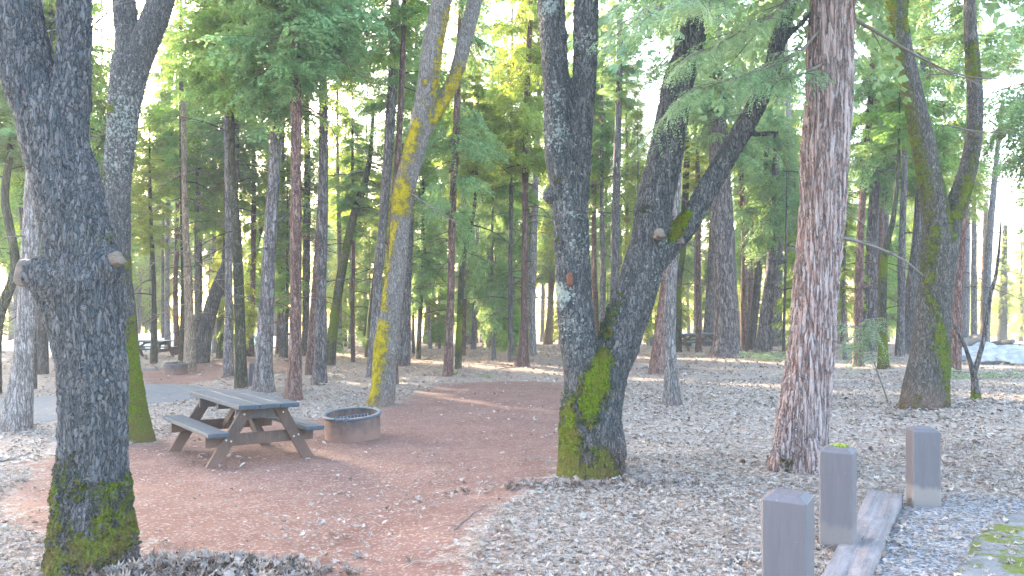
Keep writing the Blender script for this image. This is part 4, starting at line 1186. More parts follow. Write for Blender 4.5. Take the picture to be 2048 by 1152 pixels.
t_('pale lilac slim pine standing forward between the oak and the big pine', [(1345, 811, 40), (1343, 760, 28), (1340, 700, 24), (1341, 600, 22), (1347, 500, 20), (1352, 400, 17), (1358, 300, 15), (1366, 150, 12)], 'pale', crown='thin1', cy=60, cs=.8, dead=8)
t_('green-mossed thin oak behind the pale lilac pine', [(1358, 704, 12), (1358, 620, 11), (1359, 560, 11), (1366, 500, 12), (1371, 380, 13), (1375, 250, 11)], 'olive', name='oak_tree', H=10, moss=[(1358, 600, 40, .8), (1366, 510, 30, .7)], crown='slim1', cy=260, dead=4)
t_('smooth brown-red slim trunk in front of the far right picnic table', [(1397, 704, 14), (1397, 640, 11), (1396, 560, 10), (1397, 450, 9), (1395, 330, 8)], 'red', H=10, crown='slim3', cy=380, cs=.8, dead=6)
t_('massive blue-grey pine with flared foot right of the far right table', [(1452, 716, 76), (1452, 690, 60), (1452, 640, 52), (1450, 560, 47), (1445, 450, 44), (1440, 350, 40), (1435, 230, 35), (1430, 120, 29), (1425, 0, 24)], 'bigpine', crown='full2', cy=300, H=20, cs=1.1, dead=12)
t_('bluish pine emerging left from behind the massive grey pine', [(1416, 692, 26), (1419, 620, 20), (1422, 560, 17), (1426, 450, 13)], 'grey', crown='slim2', cy=380, dead=6)
t_('reddish pine touching the massive grey pine on its right', [(1489, 704, 16), (1487, 600, 12), (1488, 480, 11), (1482, 350, 10), (1478, 200, 8)], 'red', crown='slim1', cy=350, dead=12)
t_('dark pine leaning right beside the touching reddish pine', [(1502, 700, 18), (1508, 640, 16), (1514, 580, 15), (1522, 480, 13), (1532, 360, 11)], 'greydark', crown='full2', cy=420, cs=.8, dead=8)
t_('sturdy dark pine above the fallen green boughs', [(1526, 708, 40), (1530, 660, 28), (1535, 600, 22), (1541, 540, 18), (1546, 450, 15), (1551, 330, 12)], 'bigpine', crown='full2', cy=480, cs=.9, dead=12)
t_('slim grey trunk close right of the sturdy dark pine', [(1552, 692, 14), (1557, 600, 12), (1561, 480, 10), (1563, 350, 8)], 'grey', crown='slim1', cy=330, dead=8)
t_('wiry dark sapling stem left of the big cedar', [(1567, 712, 7), (1569, 620, 5), (1571, 540, 5), (1573, 430, 4)], 'greydark', H=7, dead=10)
t_('tall twin-looking grey pine showing left of the big cedar top', [(1588, 694, 16), (1592, 560, 14), (1588, 420, 13), (1580, 300, 13), (1574, 180, 11), (1568, 40, 10)], 'pale', crown='thin1', cy=40, dead=12)
t_('thin dark trunk first right of the big cedar', [(1685, 690, 10), (1685, 600, 9), (1684, 450, 8)], 'greydark', crown='slim2', cy=480, H=12, dead=8)
t_('lilac-red pine rising behind the young green cedar', [(1716, 733, 21), (1716, 650, 17), (1718, 560, 16), (1722, 450, 14), (1730, 330, 12), (1741, 200, 11), (1751, 0, 9)], 'red', crown='thin2', cy=330, dead=20)
t_('broad dark blue pine second right of the big cedar', [(1738, 703, 32), (1739, 640, 28), (1741, 560, 26), (1745, 480, 23), (1749, 380, 18)], 'bigpine', crown='full2', cy=380, cs=.8, dead=10)
t_('mossy crooked small oak with a left-curling arm', [(1766, 738, 27), (1766, 700, 20), (1765, 640, 16), (1765, 580, 17), (1768, 525, 16), (1776, 480, 12), (1788, 430, 9), (1796, 340, 7)], 'olive', name='oak_tree', H=8.5, moss=[(1766, 700, 40, .9), (1762, 530, 30, .9)], crown='thin1', cy=300, cs=.7, dead=6)
t_('dull red trunk hidden behind the mossy crooked small oak', [(1757, 694, 14), (1760, 600, 13), (1762, 480, 11)], 'red', crown='slim2', cy=430, dead=8)
t_('straight blue-grey pine left of the two-stemmed right oak', [(1800, 712, 20), (1802, 640, 15), (1803, 560, 14), (1805, 450, 12), (1809, 330, 11), (1812, 150, 9)], 'grey', crown='slim1', cy=300, dead=14)
t_('thick slate-coloured pine right behind the two-stemmed right oak', [(1820, 706, 40), (1824, 640, 31), (1829, 570, 28), (1836, 470, 22), (1842, 360, 18)], 'grey', crown='full1', cy=380, dead=8)
t_('knotted reddish pine emerging right of the two-stemmed right oak', [(1906, 748, 30), (1909, 690, 25), (1913, 610, 24), (1917, 540, 23), (1925, 420, 20), (1936, 320, 16), (1945, 200, 12)], 'red', crown='thin2', cy=160, dead=12)
t_('bluish trunk first right of the knotted reddish pine', [(1930, 694, 16), (1931, 600, 15), (1932, 520, 14), (1934, 400, 11)], 'pale', crown='slim3', cy=430, dead=10)
t_('narrow violet-grey trunk second right of the knotted reddish pine', [(1948, 690, 13), (1948, 600, 12), (1948, 500, 10)], 'grey', crown='slim2', cy=430, dead=10)
t_('dead tan twig-covered trunk third right of the knotted reddish pine', [(1968, 688, 15), (1969, 600, 14), (1970, 500, 11), (1972, 400, 8)], 'browntan', name='dead_tree', H=9, dead=30)
t_('grey trunk leaning right in front of the bright gap', [(1972, 700, 14), (1975, 560, 13), (1982, 440, 12), (1993, 320, 10), (2006, 200, 8)], 'pale', H=11, crown='thin1', cy=150, cs=.8, dead=10)
t_('greenish trunk against the glaring gap at the right edge', [(2004, 684, 18), (2006, 620, 15), (2008, 540, 12), (2010, 450, 9)], 'olive', H=9, crown='slim3', cy=640, cs=.7, dead=6)
t_('tree beyond the right edge with boughs reaching into the view', [(2130, 730, 30), (2130, 500, 24), (2125, 300, 20), (2120, 100, 16)], 'grey', crown='full2', cy=420, cs=1.15, dead=10)
t_('leafy cedar past the left edge behind the crooked oak', [(-70, 742, 26), (-70, 500, 22), (-70, 200, 18)], 'grey', crown='full1', cy=520, cs=1.1, dead=10)

# the little two-armed sapling, the young cedar
mb = MB()
dS = hit(1952, 798); bS = P(1952, 798, dS); bS.z = float(ground(bS.x, dS))
rS = empty('bare_sapling', bS)
for pts in ([(1952, 806, 26), (1951, 790, 19), (1949, 765, 14), (1946, 742, 12)],
            [(1948, 752, 11), (1937, 712, 8), (1922, 675, 7), (1902, 640, 7), (1893, 612, 6), (1880, 590, 6), (1868, 570, 5), (1856, 556, 4)],
            [(1947, 752, 11), (1958, 715, 9), (1970, 670, 9), (1976, 630, 8), (1981, 590, 7), (1992, 550, 6), (1998, 500, 5), (2002, 440, 3)],
            [(1902, 640, 5), (1897, 600, 4), (1903, 560, 3), (1900, 520, 2)]):
    p = [P(x, y, dS) - bS for x, y, w in pts]
    sp, sr = spline(p, [w / 2 * dS / F for x, y, w in pts], 0.06)
    mb.tube(sp, sr, n=10, wob=.12, seed=pts[0][0])
dead_branches(mb, sp, sr, 0.6, 2.2, 0, np.random.default_rng(1))
me = mb.mesh('stem', True); V = np.concatenate(mb.V)
fattr(me, 'moss', 1.1 * np.exp(-((V[:, 2]) / .12) ** 2)); fattr(me, 'lich', V[:, 0] * 0); fattr(me, 'dust', V[:, 0] * 0)
link('trunk', me, M['greydark'], rS)
tag(rS, 'dark bare sapling forking into two arms right of the mossy right oak', 'sapling')

dY = hit(1777, 808); bY = P(1777, 808, dY); bY.z = float(ground(bY.x, dY)) + 0.01
rY = empty('young_cedar', bY)
mb = MB(); p = [P(x, y, dY) - bY for x, y in ((1778, 812), (1768, 780), (1757, 750), (1748, 722), (1742, 700), (1738, 670), (1730, 640))]
sp, sr = spline(p, np.linspace(.016, .005, len(p)), .05); mb.tube(sp, sr, n=7, wob=.1, seed=4)
mb.build('trunk', M['twig'], rY, smooth=True, fixn=False)
c = Crown(); rng = np.random.default_rng(9)
fineb = [bough(L, np.random.default_rng(170 + k), leaf=0.05, lw=0.008, spacing=0.05, droop=dr, sub=0.5, step=0.028) for k, (L, dr) in enumerate([(.45, .3), (.6, .4), (.75, .35)])]
for k in range(30):
    i = rng.integers(int(len(sp) * .55), len(sp))
    c.put(fineb[rng.integers(3)], sp[i], rng.uniform(0, 6.28), rng.uniform(-.3, .3), rng.uniform(-.4, .4), rng.uniform(.5, 1.0))
link('crown', c.mesh('crown', M['folpale'], M['twig']), [], rY)
tag(rY, 'waist-high young cedar with pale feathery sprays right of the big cedar', 'sapling')

# ------------------------------------------------------------------ fallen green boughs and small ground plants
def ground_sprig(name, label, cat, px, py, n, sc, mat, rise=0.1, spread=0.5, seed=0, group=None):
    b = PG(px, py); r = empty(name, b + Vector((0, 0, 0.01)))
    c = Crown(); rng = np.random.default_rng(seed)
    for k in range(n):
        q = np.array([rng.normal(0, spread), rng.normal(0, spread * .6), 0.0])
        q[2] = float(ground(b.x + q[0], b.y + q[1])) - b.z + rng.uniform(.01, rise)
        c.put(fineb[rng.integers(3)], q, rng.uniform(0, 6.28), rng.uniform(-.05, .35) + .12, rng.uniform(-.3, .3), sc * rng.uniform(.6, 1.1))
    link('foliage', c.mesh('foliage', M[mat], M['twig']), [], r)
    tag(r, label, cat, group)


ground_sprig('fallen_bough', 'heap of fallen green cedar boughs left of the big cedar', 'fallen bough', 1545, 722, 40, 1.0, 'folpale', .25, .55, 1)
ground_sprig('fallen_bough', 'green bough lying by the foot of the massive grey pine', 'fallen bough', 1500, 714, 20, 1.0, 'folblue', .18, .4, 2)
ground_sprig('fallen_bough', 'flat green bough on the litter beyond the bare sapling', 'fallen bough', 1975, 757, 26, .9, 'folpale', .12, .45, 3)
ground_sprig('green_plant', 'bright green clump at the foot of the purple-red pine', 'plant', 903, 750, 12, .55, 'folyel', .15, .09, 4)
ground_sprig('green_plant', 'small green tuft on the litter at the clearing edge', 'plant', 972, 754, 8, .5, 'fol', .08, .12, 5)
ground_sprig('green_shrub', 'knee-high green shrub in front of the dark double-looking trunk', 'shrub', 1005, 702, 30, 1.1, 'fol', .7, .22, 6)
ground_sprig('green_shrub', 'wispy green shrub under the moss-coated leaning tree', 'shrub', 686, 716, 36, 1.2, 'fol', 1.3, .3, 7)

# ------------------------------------------------------------------ far trees that close the view
FILL = []
rng = np.random.default_rng(21)
protos = []
for k, (m, cr) in enumerate([('grey', 'full1'), ('red', 'thin2'), ('pale', 'full3'), ('pale', 'slim1'), ('red', 'slim3'), ('grey', 'thin1')]):
    H = [19, 17, 16, 20, 18, 21][k]
    z = np.linspace(-0.3, H, 14); rr = np.random.default_rng(300 + k)
    off = np.cumsum(rr.normal(0, 0.05, 14)); off -= off[0]
    pts = np.stack([off, np.cumsum(rr.normal(0, .05, 14)), z], 1); rad = 0.19 * (1 - 0.9 * (z / H).clip(0, 1)) + 0.01
    rad[0] *= 1.5
    mb = MB(); sp, sr = spline(pts, rad, .5); mb.tube(sp, sr, n=10, wob=.1, seed=k)
    dead_branches(mb, sp, sr, 1.5, 8, 14, rr, thick=.013)
    me = mb.mesh('trunk', True); n = len(me.vertices)
    for at in ('moss', 'lich', 'dust'): fattr(me, at, np.zeros(n))
    me.materials.append(M[m])
    protos.append((me, CROWNS[cr][0], H, CROWNS[cr][1]))
bands = [(40, 58, 58, 0.30), (58, 78, 56, 0.22), (78, 100, 46, 0.18)]
for d0, d1, n, lowz in bands:
    got = 0; tries = 0
    while got < n and tries < 4000:
        tries += 1
        y = rng.uniform(d0, d1); x = rng.uniform(-0.95, 0.95) * y
        px = 1024 + F * x / y
        if 150 < px < 600 and y < 62: continue                    # the open snowy strip at left
        if 1960 < px < 2120 and y < 75 : continue               # the bright gap at right
        if 285 < px < 345 and rng.uniform() < .8: continue        # the glaring hole in the canopy
        if any((x - a) ** 2 + (y - b) ** 2 < 3.2 for a, b, _ in TRUNKS): continue
        me, cm, H, CH = protos[rng.integers(6)]
        s = rng.uniform(0.75, 1.15)
        r = empty('distant_pine', (x, y, float(ground(x, y)))); r.rotation_euler = (rng.normal(0, .015), rng.normal(0, .015), rng.uniform(0, 6.28)); r.scale = (s, s, s)
        link('trunk', me, [], r)
        o = link('crown', cm, [], r)
        hz = rng.uniform(0.2, 0.5) * H if rng.uniform() > lowz * .5 else rng.uniform(0.3, 2)
        o.location = (0, 0, hz); o.scale = (1.05, 1.05, (H - hz) / CH * 1.04)
        tag(r, 'slender distant conifer, one of many deep in the woods behind the camp', 'tree', 'conifers deep in the woods')
        TRUNKS.append((x, y, .25)); got += 1
# tall crowns standing over the snowy strip at left
rng = np.random.default_rng(55)
for k, (px, y, hz) in enumerate([(128, 36, 6.5), (205, 38, 7), (262, 33, 6), (352, 37, 8), (392, 34, 5.5), (428, 38, 6.5), (500, 35, 7), (560, 37, 6), (240, 64, 5), (380, 66, 4), (420, 65, 7), (160, 66, 6), (680, 38, 7), (1150, 36, 8), (1262, 40, 7.5), (1560, 42, 6), (730, 45, 6)]):
    x = (px - 1024) * y / F
    me, cm, H, CH = protos[[0, 3, 1, 4][k % 4]]
    r = empty('pine_tree', (x, y, float(ground(x, y)))); r.rotation_euler = (0, 0, rng.uniform(0, 6.28)); r.scale = (.8, .8, .95)
    t = link('trunk', me, [], r); t.scale = (.85, .85, 1)
    o = link('crown', CROWNS[['full3', 'thin1', 'slim3', 'full1', 'slim1'][k % 5]][0], [], r); CHk = CROWNS[['full3', 'thin1', 'slim3', 'full1', 'slim1'][k % 5]][1]
    o.location = (0, 0, hz); o.scale = (1.2, 1.2, (H - hz) / CHk * 1.03)
    tag(r, 'tall slim high-crowned conifer, one of those beyond the camp and snow strip', 'tree', 'high-crowned conifers beyond the camp')
    TRUNKS.append((x, y, .2))
# cedars with green down to the ground behind the camp
rng = np.random.default_rng(77)
specs = [(rng.uniform(120, 660), rng.uniform(63, 92)) for _ in range(14)] + [(rng.uniform(650, 1120), rng.uniform(46, 70)) for _ in range(4)] + [(rng.uniform(1380, 1900), rng.uniform(45, 75)) for _ in range(4)]
specs += [(418, 34), (300, 66), (505, 37), (700, 42), (860, 40), (985, 30), (1275, 34), (1690, 27), (225, 30)]
for k, (px, y) in enumerate(specs):
    x = (px - 1024) * y / F
    if any((x - a) ** 2 + (y - b) ** 2 < .8 for a, b, _ in TRUNKS): x += 1.0
    me, cm, H, CH = protos[[0, 1, 2, 3, 4, 5][rng.integers(6)]]
    cm, CH = CROWNS[['full1', 'full2', 'full3', 'slim1', 'slim3'][rng.integers(5)]]
    s = rng.uniform(0.6, 1.0) if y > 45 else rng.uniform(.45, .62)
    r = empty('cedar_tree', (x, y, float(ground(x, y)))); r.rotation_euler = (0, 0, rng.uniform(0, 6.28)); r.scale = (s, s, s)
    t = link('trunk', me, [], r); t.scale = (.7, .7, 1)
    o = link('crown', cm, [], r); hz = rng.uniform(.8, 3.5)
    o.location = (0, 0, hz); o.scale = (1.05, 1.05, (H - hz) / CH * 1.03)
    tag(r, 'green cedar foliaged almost to the ground, one of those behind the camp trunks', 'tree', 'low-branched cedars behind the camp')
    TRUNKS.append((x, y, .2))
# low young growth between the trunks
for k in range(26):
    y = rng.uniform(30, 75); x = rng.uniform(-0.8, 0.8) * y; px = 1024 + F * x / y
    if (150 < px < 620 and y < 60) or (1900 < px < 2120): continue
    cm, CH = CROWNS[['slim1', 'slim2', 'slim3', 'full3', 'full1'][rng.integers(5)]]
    h = rng.uniform(2.5, 6.5); s = h / CH
    r = empty('young_conifer', (x, y, float(ground(x, y))))
    mb_ = protos[0][0]
    t = link('trunk', mb_, [], r); t.scale = (.35, .35, h / 19.5)
    o = link('crown', cm, [], r); o.location = (0, 0, .35); o.scale = (.55, .55, s); o.rotation_euler.z = rng.uniform(0, 6.28)
    tag(r, 'young bushy conifer, one of the low green ones between far trunks', 'tree', 'young conifers under the far trees')

# the far wood that reads as one mass
c = Crown(); rng = np.random.default_rng(33)
BIG = [bough(L, np.random.default_rng(60 + k), leaf=0.45, lw=0.10, spacing=0.28, droop=.4, sub=.55, step=.2) for k, L in enumerate((2.4, 3.2, 4.0))]
for k in range(2600):
    y = rng.uniform(100, 122); x = rng.uniform(-1.0, 1.0) * y
    top = 15 + 3.5 * math.sin(x * .13) + 3 * math.sin(x * .37 + 1) + 2 * math.sin(x * .9)
    if 1900 < 1024 + F * x / y < 2150: top *= .45
    h = top * rng.uniform(0, 1) ** 1.25
    c.put(BIG[rng.integers(3)], np.array([x, y, float(ground(x, y)) + 1.0 + h]), rng.uniform(0, 6.28), rng.uniform(-.3, .5), rng.uniform(-1.2, 1.2), rng.uniform(.5, 1.0), wood=False)
c.wood.tube([(0, 110, -9), (0, 110, -8.5)], [.01, .01], n=3)
tag(link('far_woods', c.mesh('far_woods', M['folyel'], M['twig']), []), 'green mass of the far wood closing the view behind the tree trunks', 'woods', kind='stuff')
# ------------------------------------------------------------------ picnic tables
def picnic_table(label, loc, rot, L=1.85, full=True):
    root = empty('picnic_table', loc, rot)
    W, H, TH = 0.76, 0.76, 0.055
    mb = MB()
    bw = (W - 0.028) / 3
    for k in range(3):
        mb.box((-W / 2 + bw / 2 + k * (bw + 0.014), 0, H - TH / 2 + (0.0015 if k == 1 else 0)), (bw, L + (0.008 if k == 1 else 0), TH), ch=0.007)
    mb.build('tabletop', M['top'], root)
    for s in (-1, 1):
        mb = MB(); mb.box((s * 0.60, 0, 0.45 - 0.026), (0.25, L, 0.052), ch=0.007)
        mb.build('bench_seat', M['top'], root)
    fy = L / 2 - 0.20
    for e in (-1, 1):
        y = e * fy
        mb = MB(); mb.box((0, y - e * 0.052, H - TH - 0.071), (0.66, 0.045, 0.138), ch=0.005)
        mb.build('top_cleat', M['darkwood'], root)
        mb = MB(); mb.box((0, y - e * 0.052, 0.45 - 0.052 - 0.074), (1.36, 0.045, 0.143), ch=0.005)
        mb.build('seat_beam', M['frame'], root)
        for s in (-1, 1):
            a = math.atan2(0.42, 0.70)
            Ln = 0.70 / math.cos(a) + 0.06
            R = Matrix.Rotation(-s * a, 3, 'Y')
            mb = MB(); mb.box((s * 0.415, y, 0.335), (0.14, 0.045, Ln), R=R, ch=0.005)
            lg = mb.build('leg', M['frame'], root)
            if full:
                for (bx, bz) in ((s * 0.455, 0.335), (s * 0.395, 0.318), (s * 0.245, 0.63)):
                    mb = MB(); mb.lathe([(0.0005, 0.008), (0.009, 0.007), (0.012, 0.0), (0.012, -0.004)], 10)
                    bo = mb.build('bolt', M['bolt'], lg); bo.location = (bx, y + e * 0.0235, bz)
                    bo.rotation_euler = (math.radians(90 if e < 0 else -90), 0, 0)
        p0 = Vector((0, y - e * 0.09, 0.30)); p1 = Vector((0, e * 0.10, H - TH - 0.02)); dv = p1 - p0
        R = dv.to_track_quat('Z', 'X').to_matrix()
        mb = MB(); mb.box((p0 + p1) / 2, (0.045, 0.09, dv.length), R=R @ Matrix.Rotation(math.radians(90), 3, 'Z'), ch=0.004)
        mb.build('brace', M['frame'], root)
    mb = MB(); mb.box((0, 0, H - TH - 0.045), (0.64, 0.07, 0.088), ch=0.004)
    mb.build('top_cleat', M['darkwood'], root)
    tag(root, label, 'picnic table')
    return root


zt = float(ground(-3.53, 10.25))
picnic_table('weathered dark-topped picnic table on the red bare soil beside the near fire ring', (-3.53, 10.25, CAMZ - 2.172), (math.radians(-0.4), math.radians(2.1), math.radians(39)))
dd = 35.0
x = (297 - 1024) * dd / F
picnic_table('small-looking picnic table at far left behind the moss-streaked oak trunk', (x, dd, float(ground(x, dd))), (0, 0, math.radians(76)), L=2.0, full=False)
dd = 36.0; x = (1388 - 1024) * dd / F
picnic_table('picnic table at far right in front of the massive blue-grey pine', (x, dd, float(ground(x, dd))), (0, math.radians(1.0), math.radians(-62)), L=2.0, full=False)

# ------------------------------------------------------------------ fire rings
def fire_ring(label, loc, rot, R=0.415, H=0.30, full=True):
    root = empty('fire_ring', loc, rot)
    mb = MB(); mb.lathe([(R, -0.06), (R, H), (R - 0.006, H), (R - 0.006, -0.06), (R, -0.06)], 64)
    mb.build('ring_wall', M['ring'], root, smooth=False)
    mb = MB(); mb.lathe([(R + 0.001, H - 0.022), (R + 0.026, H - 0.02), (R + 0.028, H + 0.004), (R + 0.02, H + 0.012), (R - 0.03, H + 0.012), (R - 0.034, H - 0.004), (R - 0.008, H - 0.01)], 64)
    mb.build('rim', M['rim'], root, smooth=True)
    rr = np.random.default_rng(3)
    n = 26; g_ = np.linspace(-R, R, n); X, Y = np.meshgrid(g_, g_); rad = np.hypot(X, Y)
    Z = 0.09 + 0.05 * np.sin(X * 7 + 1) * np.cos(Y * 8) - 0.08 * (rad / R) ** 2 * 0 + rr.normal(0, .006, X.shape)
    i = np.arange(n - 1)[:, None]; j = np.arange(n - 1)[None]
    q = np.stack([i * n + j, i * n + j + 1, (i + 1) * n + j + 1, (i + 1) * n + j], -1).reshape(-1, 4)
    keep = (rad.ravel()[q] < R - 0.008).all(1)
    link('ash_bed', raw_mesh('ash_bed', np.stack([X, Y, Z], -1).reshape(-1, 3), q[keep], smooth=True), M['ash'], root)
    # the grate, tipped down inside the ring
    mb = MB(); w, l = 0.50, 0.40
    fr = [(-w / 2, -l / 2), (w / 2, -l / 2), (w / 2, l / 2), (-w / 2, l / 2), (-w / 2, -l / 2)]
    for k in range(4):
        mb.tube([(*fr[k], 0), (*fr[k + 1], 0)], [.009, .009], n=6)
    for k in range(9):
        xx = -w / 2 + w * (k + 1) / 10; mb.tube([(xx, -l / 2, 0.002), (xx, l / 2, 0.002)], [.006, .006], n=6)
    o = mb.build('grate', M['rim'], root, smooth=True); o.location = (-0.02, -0.10, H - 0.065); o.rotation_euler = (math.radians(4), math.radians(-3), 0)
    if full:
        for px_, in ((-.235,), (-.105,)):
            y_ = -math.sqrt((R + .02) ** 2 - px_ ** 2)
            mb = MB()
            t = np.linspace(0, 2 * math.pi, 14)
            mb.tube(np.stack([.028 * np.cos(t), -.012 + .004 * np.sin(t), .012 + .034 * np.sin(t)], 1), [.0065] * 14, n=6)
            mb.tube(np.stack([.022 * np.cos(t), -.03 + .01 * np.sin(2 * t), -.045 + .032 * np.sin(t)], 1), [.0065] * 14, n=6)
            o = mb.build('latch', M['rim'], root, smooth=True); o.location = (px_, y_, H); o.rotation_euler = (0, 0, math.atan2(px_, -y_) * -1)
    tag(root, label, 'fire ring')
    return root


dd = 11.65; x = (706 - 1024) * dd / F
fire_ring('steel fire ring with dark rim right of the near picnic table', (x, dd, CAMZ - (868 - 576) * dd / F - 0.01), (math.radians(2.6), math.radians(-2.6), math.radians(12)), R=0.405, H=0.315)
dd = hit(351, 748); x = (351 - 1024) * dd / F
fire_ring('smaller-looking steel fire ring across the asphalt path', (x, dd, float(ground(x, dd)) - 0.02), (math.radians(1.5), 0, 0), R=0.37, H=0.37, full=False)

# ------------------------------------------------------------------ painted posts, kerb timber, boards, rocks
def bollard(label, px, d, ytop, w=0.20, yaw=-31, dust=0.45, zb=None, tilt=(0, 0)):
    x = (px - 1024) * d / F; zt_ = CAMZ - (ytop - 576) * d / F
    z0 = float(ground(x, d)); h = zt_ - z0
    r = empty('wooden_bollard', (x, d, z0), (math.radians(tilt[0]), math.radians(tilt[1]), math.radians(yaw)))
    mb = MB(); a = w / 2; c = 0.010; t = 0.024; k = 0.034
    ring = lambda s, cc: [(s - cc, -s), (s, -s + cc), (s, s - cc), (s - cc, s), (-s + cc, s), (-s, s - cc), (-s, -s + cc), (-s + cc, -s)]
    V = []
    levels = [(-0.25, a, c)] + [(h * f, a * (1 + 0.012 * math.sin(f * 9)), c) for f in (0.0, .25, .5, .75)] + [(h - t - 0.002, a, c), (h - t + 0.002, a - 0.003, c), (h - 0.002, a - k, c), (h, a - k - 0.005, c)]
    for z, s, cc in levels:
        V += [(*q, z) for q in ring(s, cc)]
    Q = [[i * 8 + j, i * 8 + (j + 1) % 8, (i + 1) * 8 + (j + 1) % 8, (i + 1) * 8 + j] for i in range(len(levels) - 1) for j in range(8)]
    top = (len(levels) - 1) * 8
    V.append((0, 0, h - 0.003)); ci = len(V) - 1
    T = [[top + j, top + (j + 1) % 8, ci] for j in range(8)]
    mb.add(V, Q, T)
    me = mb.mesh('post'); fattr(me, 'dust', np.full(len(me.vertices), dust))
    link('post', me, M['bollard'], r)
    tag(r, label, 'bollard')
    return r, h


r1, h1 = bollard('nearest brown painted wooden post, cut by the bottom of the view', 1576, 3.62, 984, 0.198)
r2, h2 = bollard('middle brown painted post with green moss scraps on its top', 1676, 5.08, 893, 0.20)
r3, h3 = bollard('farthest brown painted post with bare pale wood at its foot', 1846, 6.12, 854, 0.20, yaw=-12, dust=1.0)
# moss on the middle post's top and leaves on the others
mb = MB(); rng = np.random.default_rng(4)
for k in range(90):
    q = np.array([rng.normal(.005, .028), rng.normal(.03, .02), h2 - 0.002]); a = rng.uniform(0, 6.28); l = rng.uniform(.006, .016)
    mb.add([q + [0, 0, 0], q + [math.cos(a) * l * .3, math.sin(a) * l * .3, l], q + [math.cos(a) * l, math.sin(a) * l, l * .6], q + [math.cos(a + .5) * l * .5, math.sin(a + .5) * l * .5, 0.001]], [[0, 1, 2, 3]])
mb.build('moss_tuft', M['folyel'], r2, fixn=False)

td = (TW1 - TW0); tl = td.length; tm = (TW0 + TW1) / 2
tr = empty('curb_timber', (tm.x, tm.y, float(ground(tm.x, tm.y)) - .025), (0, 0, -math.atan2(td.x, td.y)))
mb = MB()
ny_, nx_ = 90, 9
rng = np.random.default_rng(8)
prof = [(-.125, -.08), (-.125, .045), (-.118, .062), (-.06, .068), (0, .07), (.06, .069), (.116, .062), (.125, .045), (.125, -.08)]
V = []
for k in range(ny_):
    y = -tl / 2 + tl * k / (ny_ - 1)
    for m_, (px_, pz_) in enumerate(prof):
        V.append((px_ + .004 * math.sin(y * 5 + m_) + .002 * rng.normal(), y, pz_ + (.004 * math.sin(y * 3.1 + m_ * 1.3) + (0.0022 * rng.normal() if m_ in (3, 4, 5) else 0)) - (0.012 if m_ == 4 and (k % 31) > 8 else 0)))
n_ = len(prof)
mb.add(V, [[k * n_ + j, k * n_ + (j + 1) % n_, (k + 1) * n_ + (j + 1) % n_, (k + 1) * n_ + j] for k in range(ny_ - 1) for j in range(n_)])
for e0 in (0, ny_ - 1):
    mb.add([V[e0 * n_ + j] for j in range(n_)] + [(0, V[e0 * n_][1], 0)], None, [[j, (j + 1) % n_, n_] for j in range(n_)])
o = mb.build('curb_timber', M['tie'], tr); tag(tr, 'split silvery railroad-tie timber lying along the gravel beside the posts', 'timber')


def post(label, px, py, ptop, w, mat, name='wooden_post', lean=0.0):
    b_ = PG(px, py); h = (py - ptop) * b_.y / F; ww = w * b_.y / F
    r = empty(name, b_, (0, lean, .2))
    mb = MB(); mb.box((0, 0, h / 2 - .1), (ww, ww * .8, h + .2), ch=.012)
    mb.build('post', M[mat], r)
    mb = MB(); mb.box((0, 0, h + .004), (ww * .9, ww * .7, .012), ch=.004); mb.build('post_top', M[mat], r)
    tag(r, label, 'post')


post('short dark post leaning behind the near table by the stout grey pine', 503, 774, 727, 13, 'darkwood', lean=.05)
post('short reddish-brown post beyond the three-stemmed oak at right', 1302, 692, 669, 12, 'bollard')
b_ = PG(285, 741); r = empty('lying_board', b_, (0, 0, .15)); mb = MB(); mb.box((0, 0, .04), (1.0, .14, .09), ch=.01); mb.build('board', M['tie'], r)
tag(r, 'flat board lying on the soil left of the far fire ring', 'board')


def rock(label, px, py, size, mat, seed, name='boulder', group=None, cat='rock', d=None, flat=.7):
    b_ = PG(px, py) if d is None else Vector(((px - 1024) * d / F, d, float(ground((px - 1024) * d / F, d))))
    import bmesh
    bm = bmesh.new(); bmesh.ops.create_icosphere(bm, subdivisions=4, radius=1)
    rr = np.random.default_rng(seed); pl = [(Vector(rr.normal(0, 1, 3)).normalized(), rr.uniform(.6, .9)) for _ in range(9)]
    for v in bm.verts:
        for nrm, dd_ in pl:
            k = v.co.dot(nrm)
            if k > dd_: v.co -= nrm * (k - dd_) * .85
        v.co *= 1 + .10 * noise.noise(v.co * 1.7 + Vector((seed, 0, 0))) + .16 * noise.noise(v.co * 3.1 + Vector((0, seed, 0))) + .07 * noise.noise(v.co * 8)
        v.co = Vector((v.co.x * size[0], v.co.y * size[1], v.co.z * size[2]))
    for f in bm.faces: f.smooth = True
    me = bpy.data.meshes.new(name); bm.to_mesh(me); bm.free()
    o = link(name, me, M[mat]); o.location = b_ + Vector((0, 0, size[2] * .35))
    tag(o, label, cat, group)
    return o


rock('moss-topped boulder in front of the far right picnic table', 1376, 697, (.50, .4, .42), 'stone_moss', 3)
rock('smaller grey rock resting behind the moss-topped boulder', 1384, 692, (.33, .3, .50), 'stone_moss', 5)
for k, (px, py, sx, sz, lb) in enumerate([
        (1942, 722, .95, .46, 'leftmost pale bluish boulder of the heap at the right edge'),
        (1985, 726, 1.1, .44, 'largest low pale boulder of the heap, second from its left end'),
        (2034, 727, .9, .40, 'pale boulder of the heap right at the edge of the view'),
        (1968, 712, .8, .50, 'pale boulder at the back of the heap beneath the brown log'),
        (2022, 712, 1.1, .5, 'broad pale boulder at the back right of the heap')]):
    rock(lb, px, py, (sx * .72, .55, sz * .72), 'stone_pale', 20 + k, group='pale boulders heaped at the right edge')


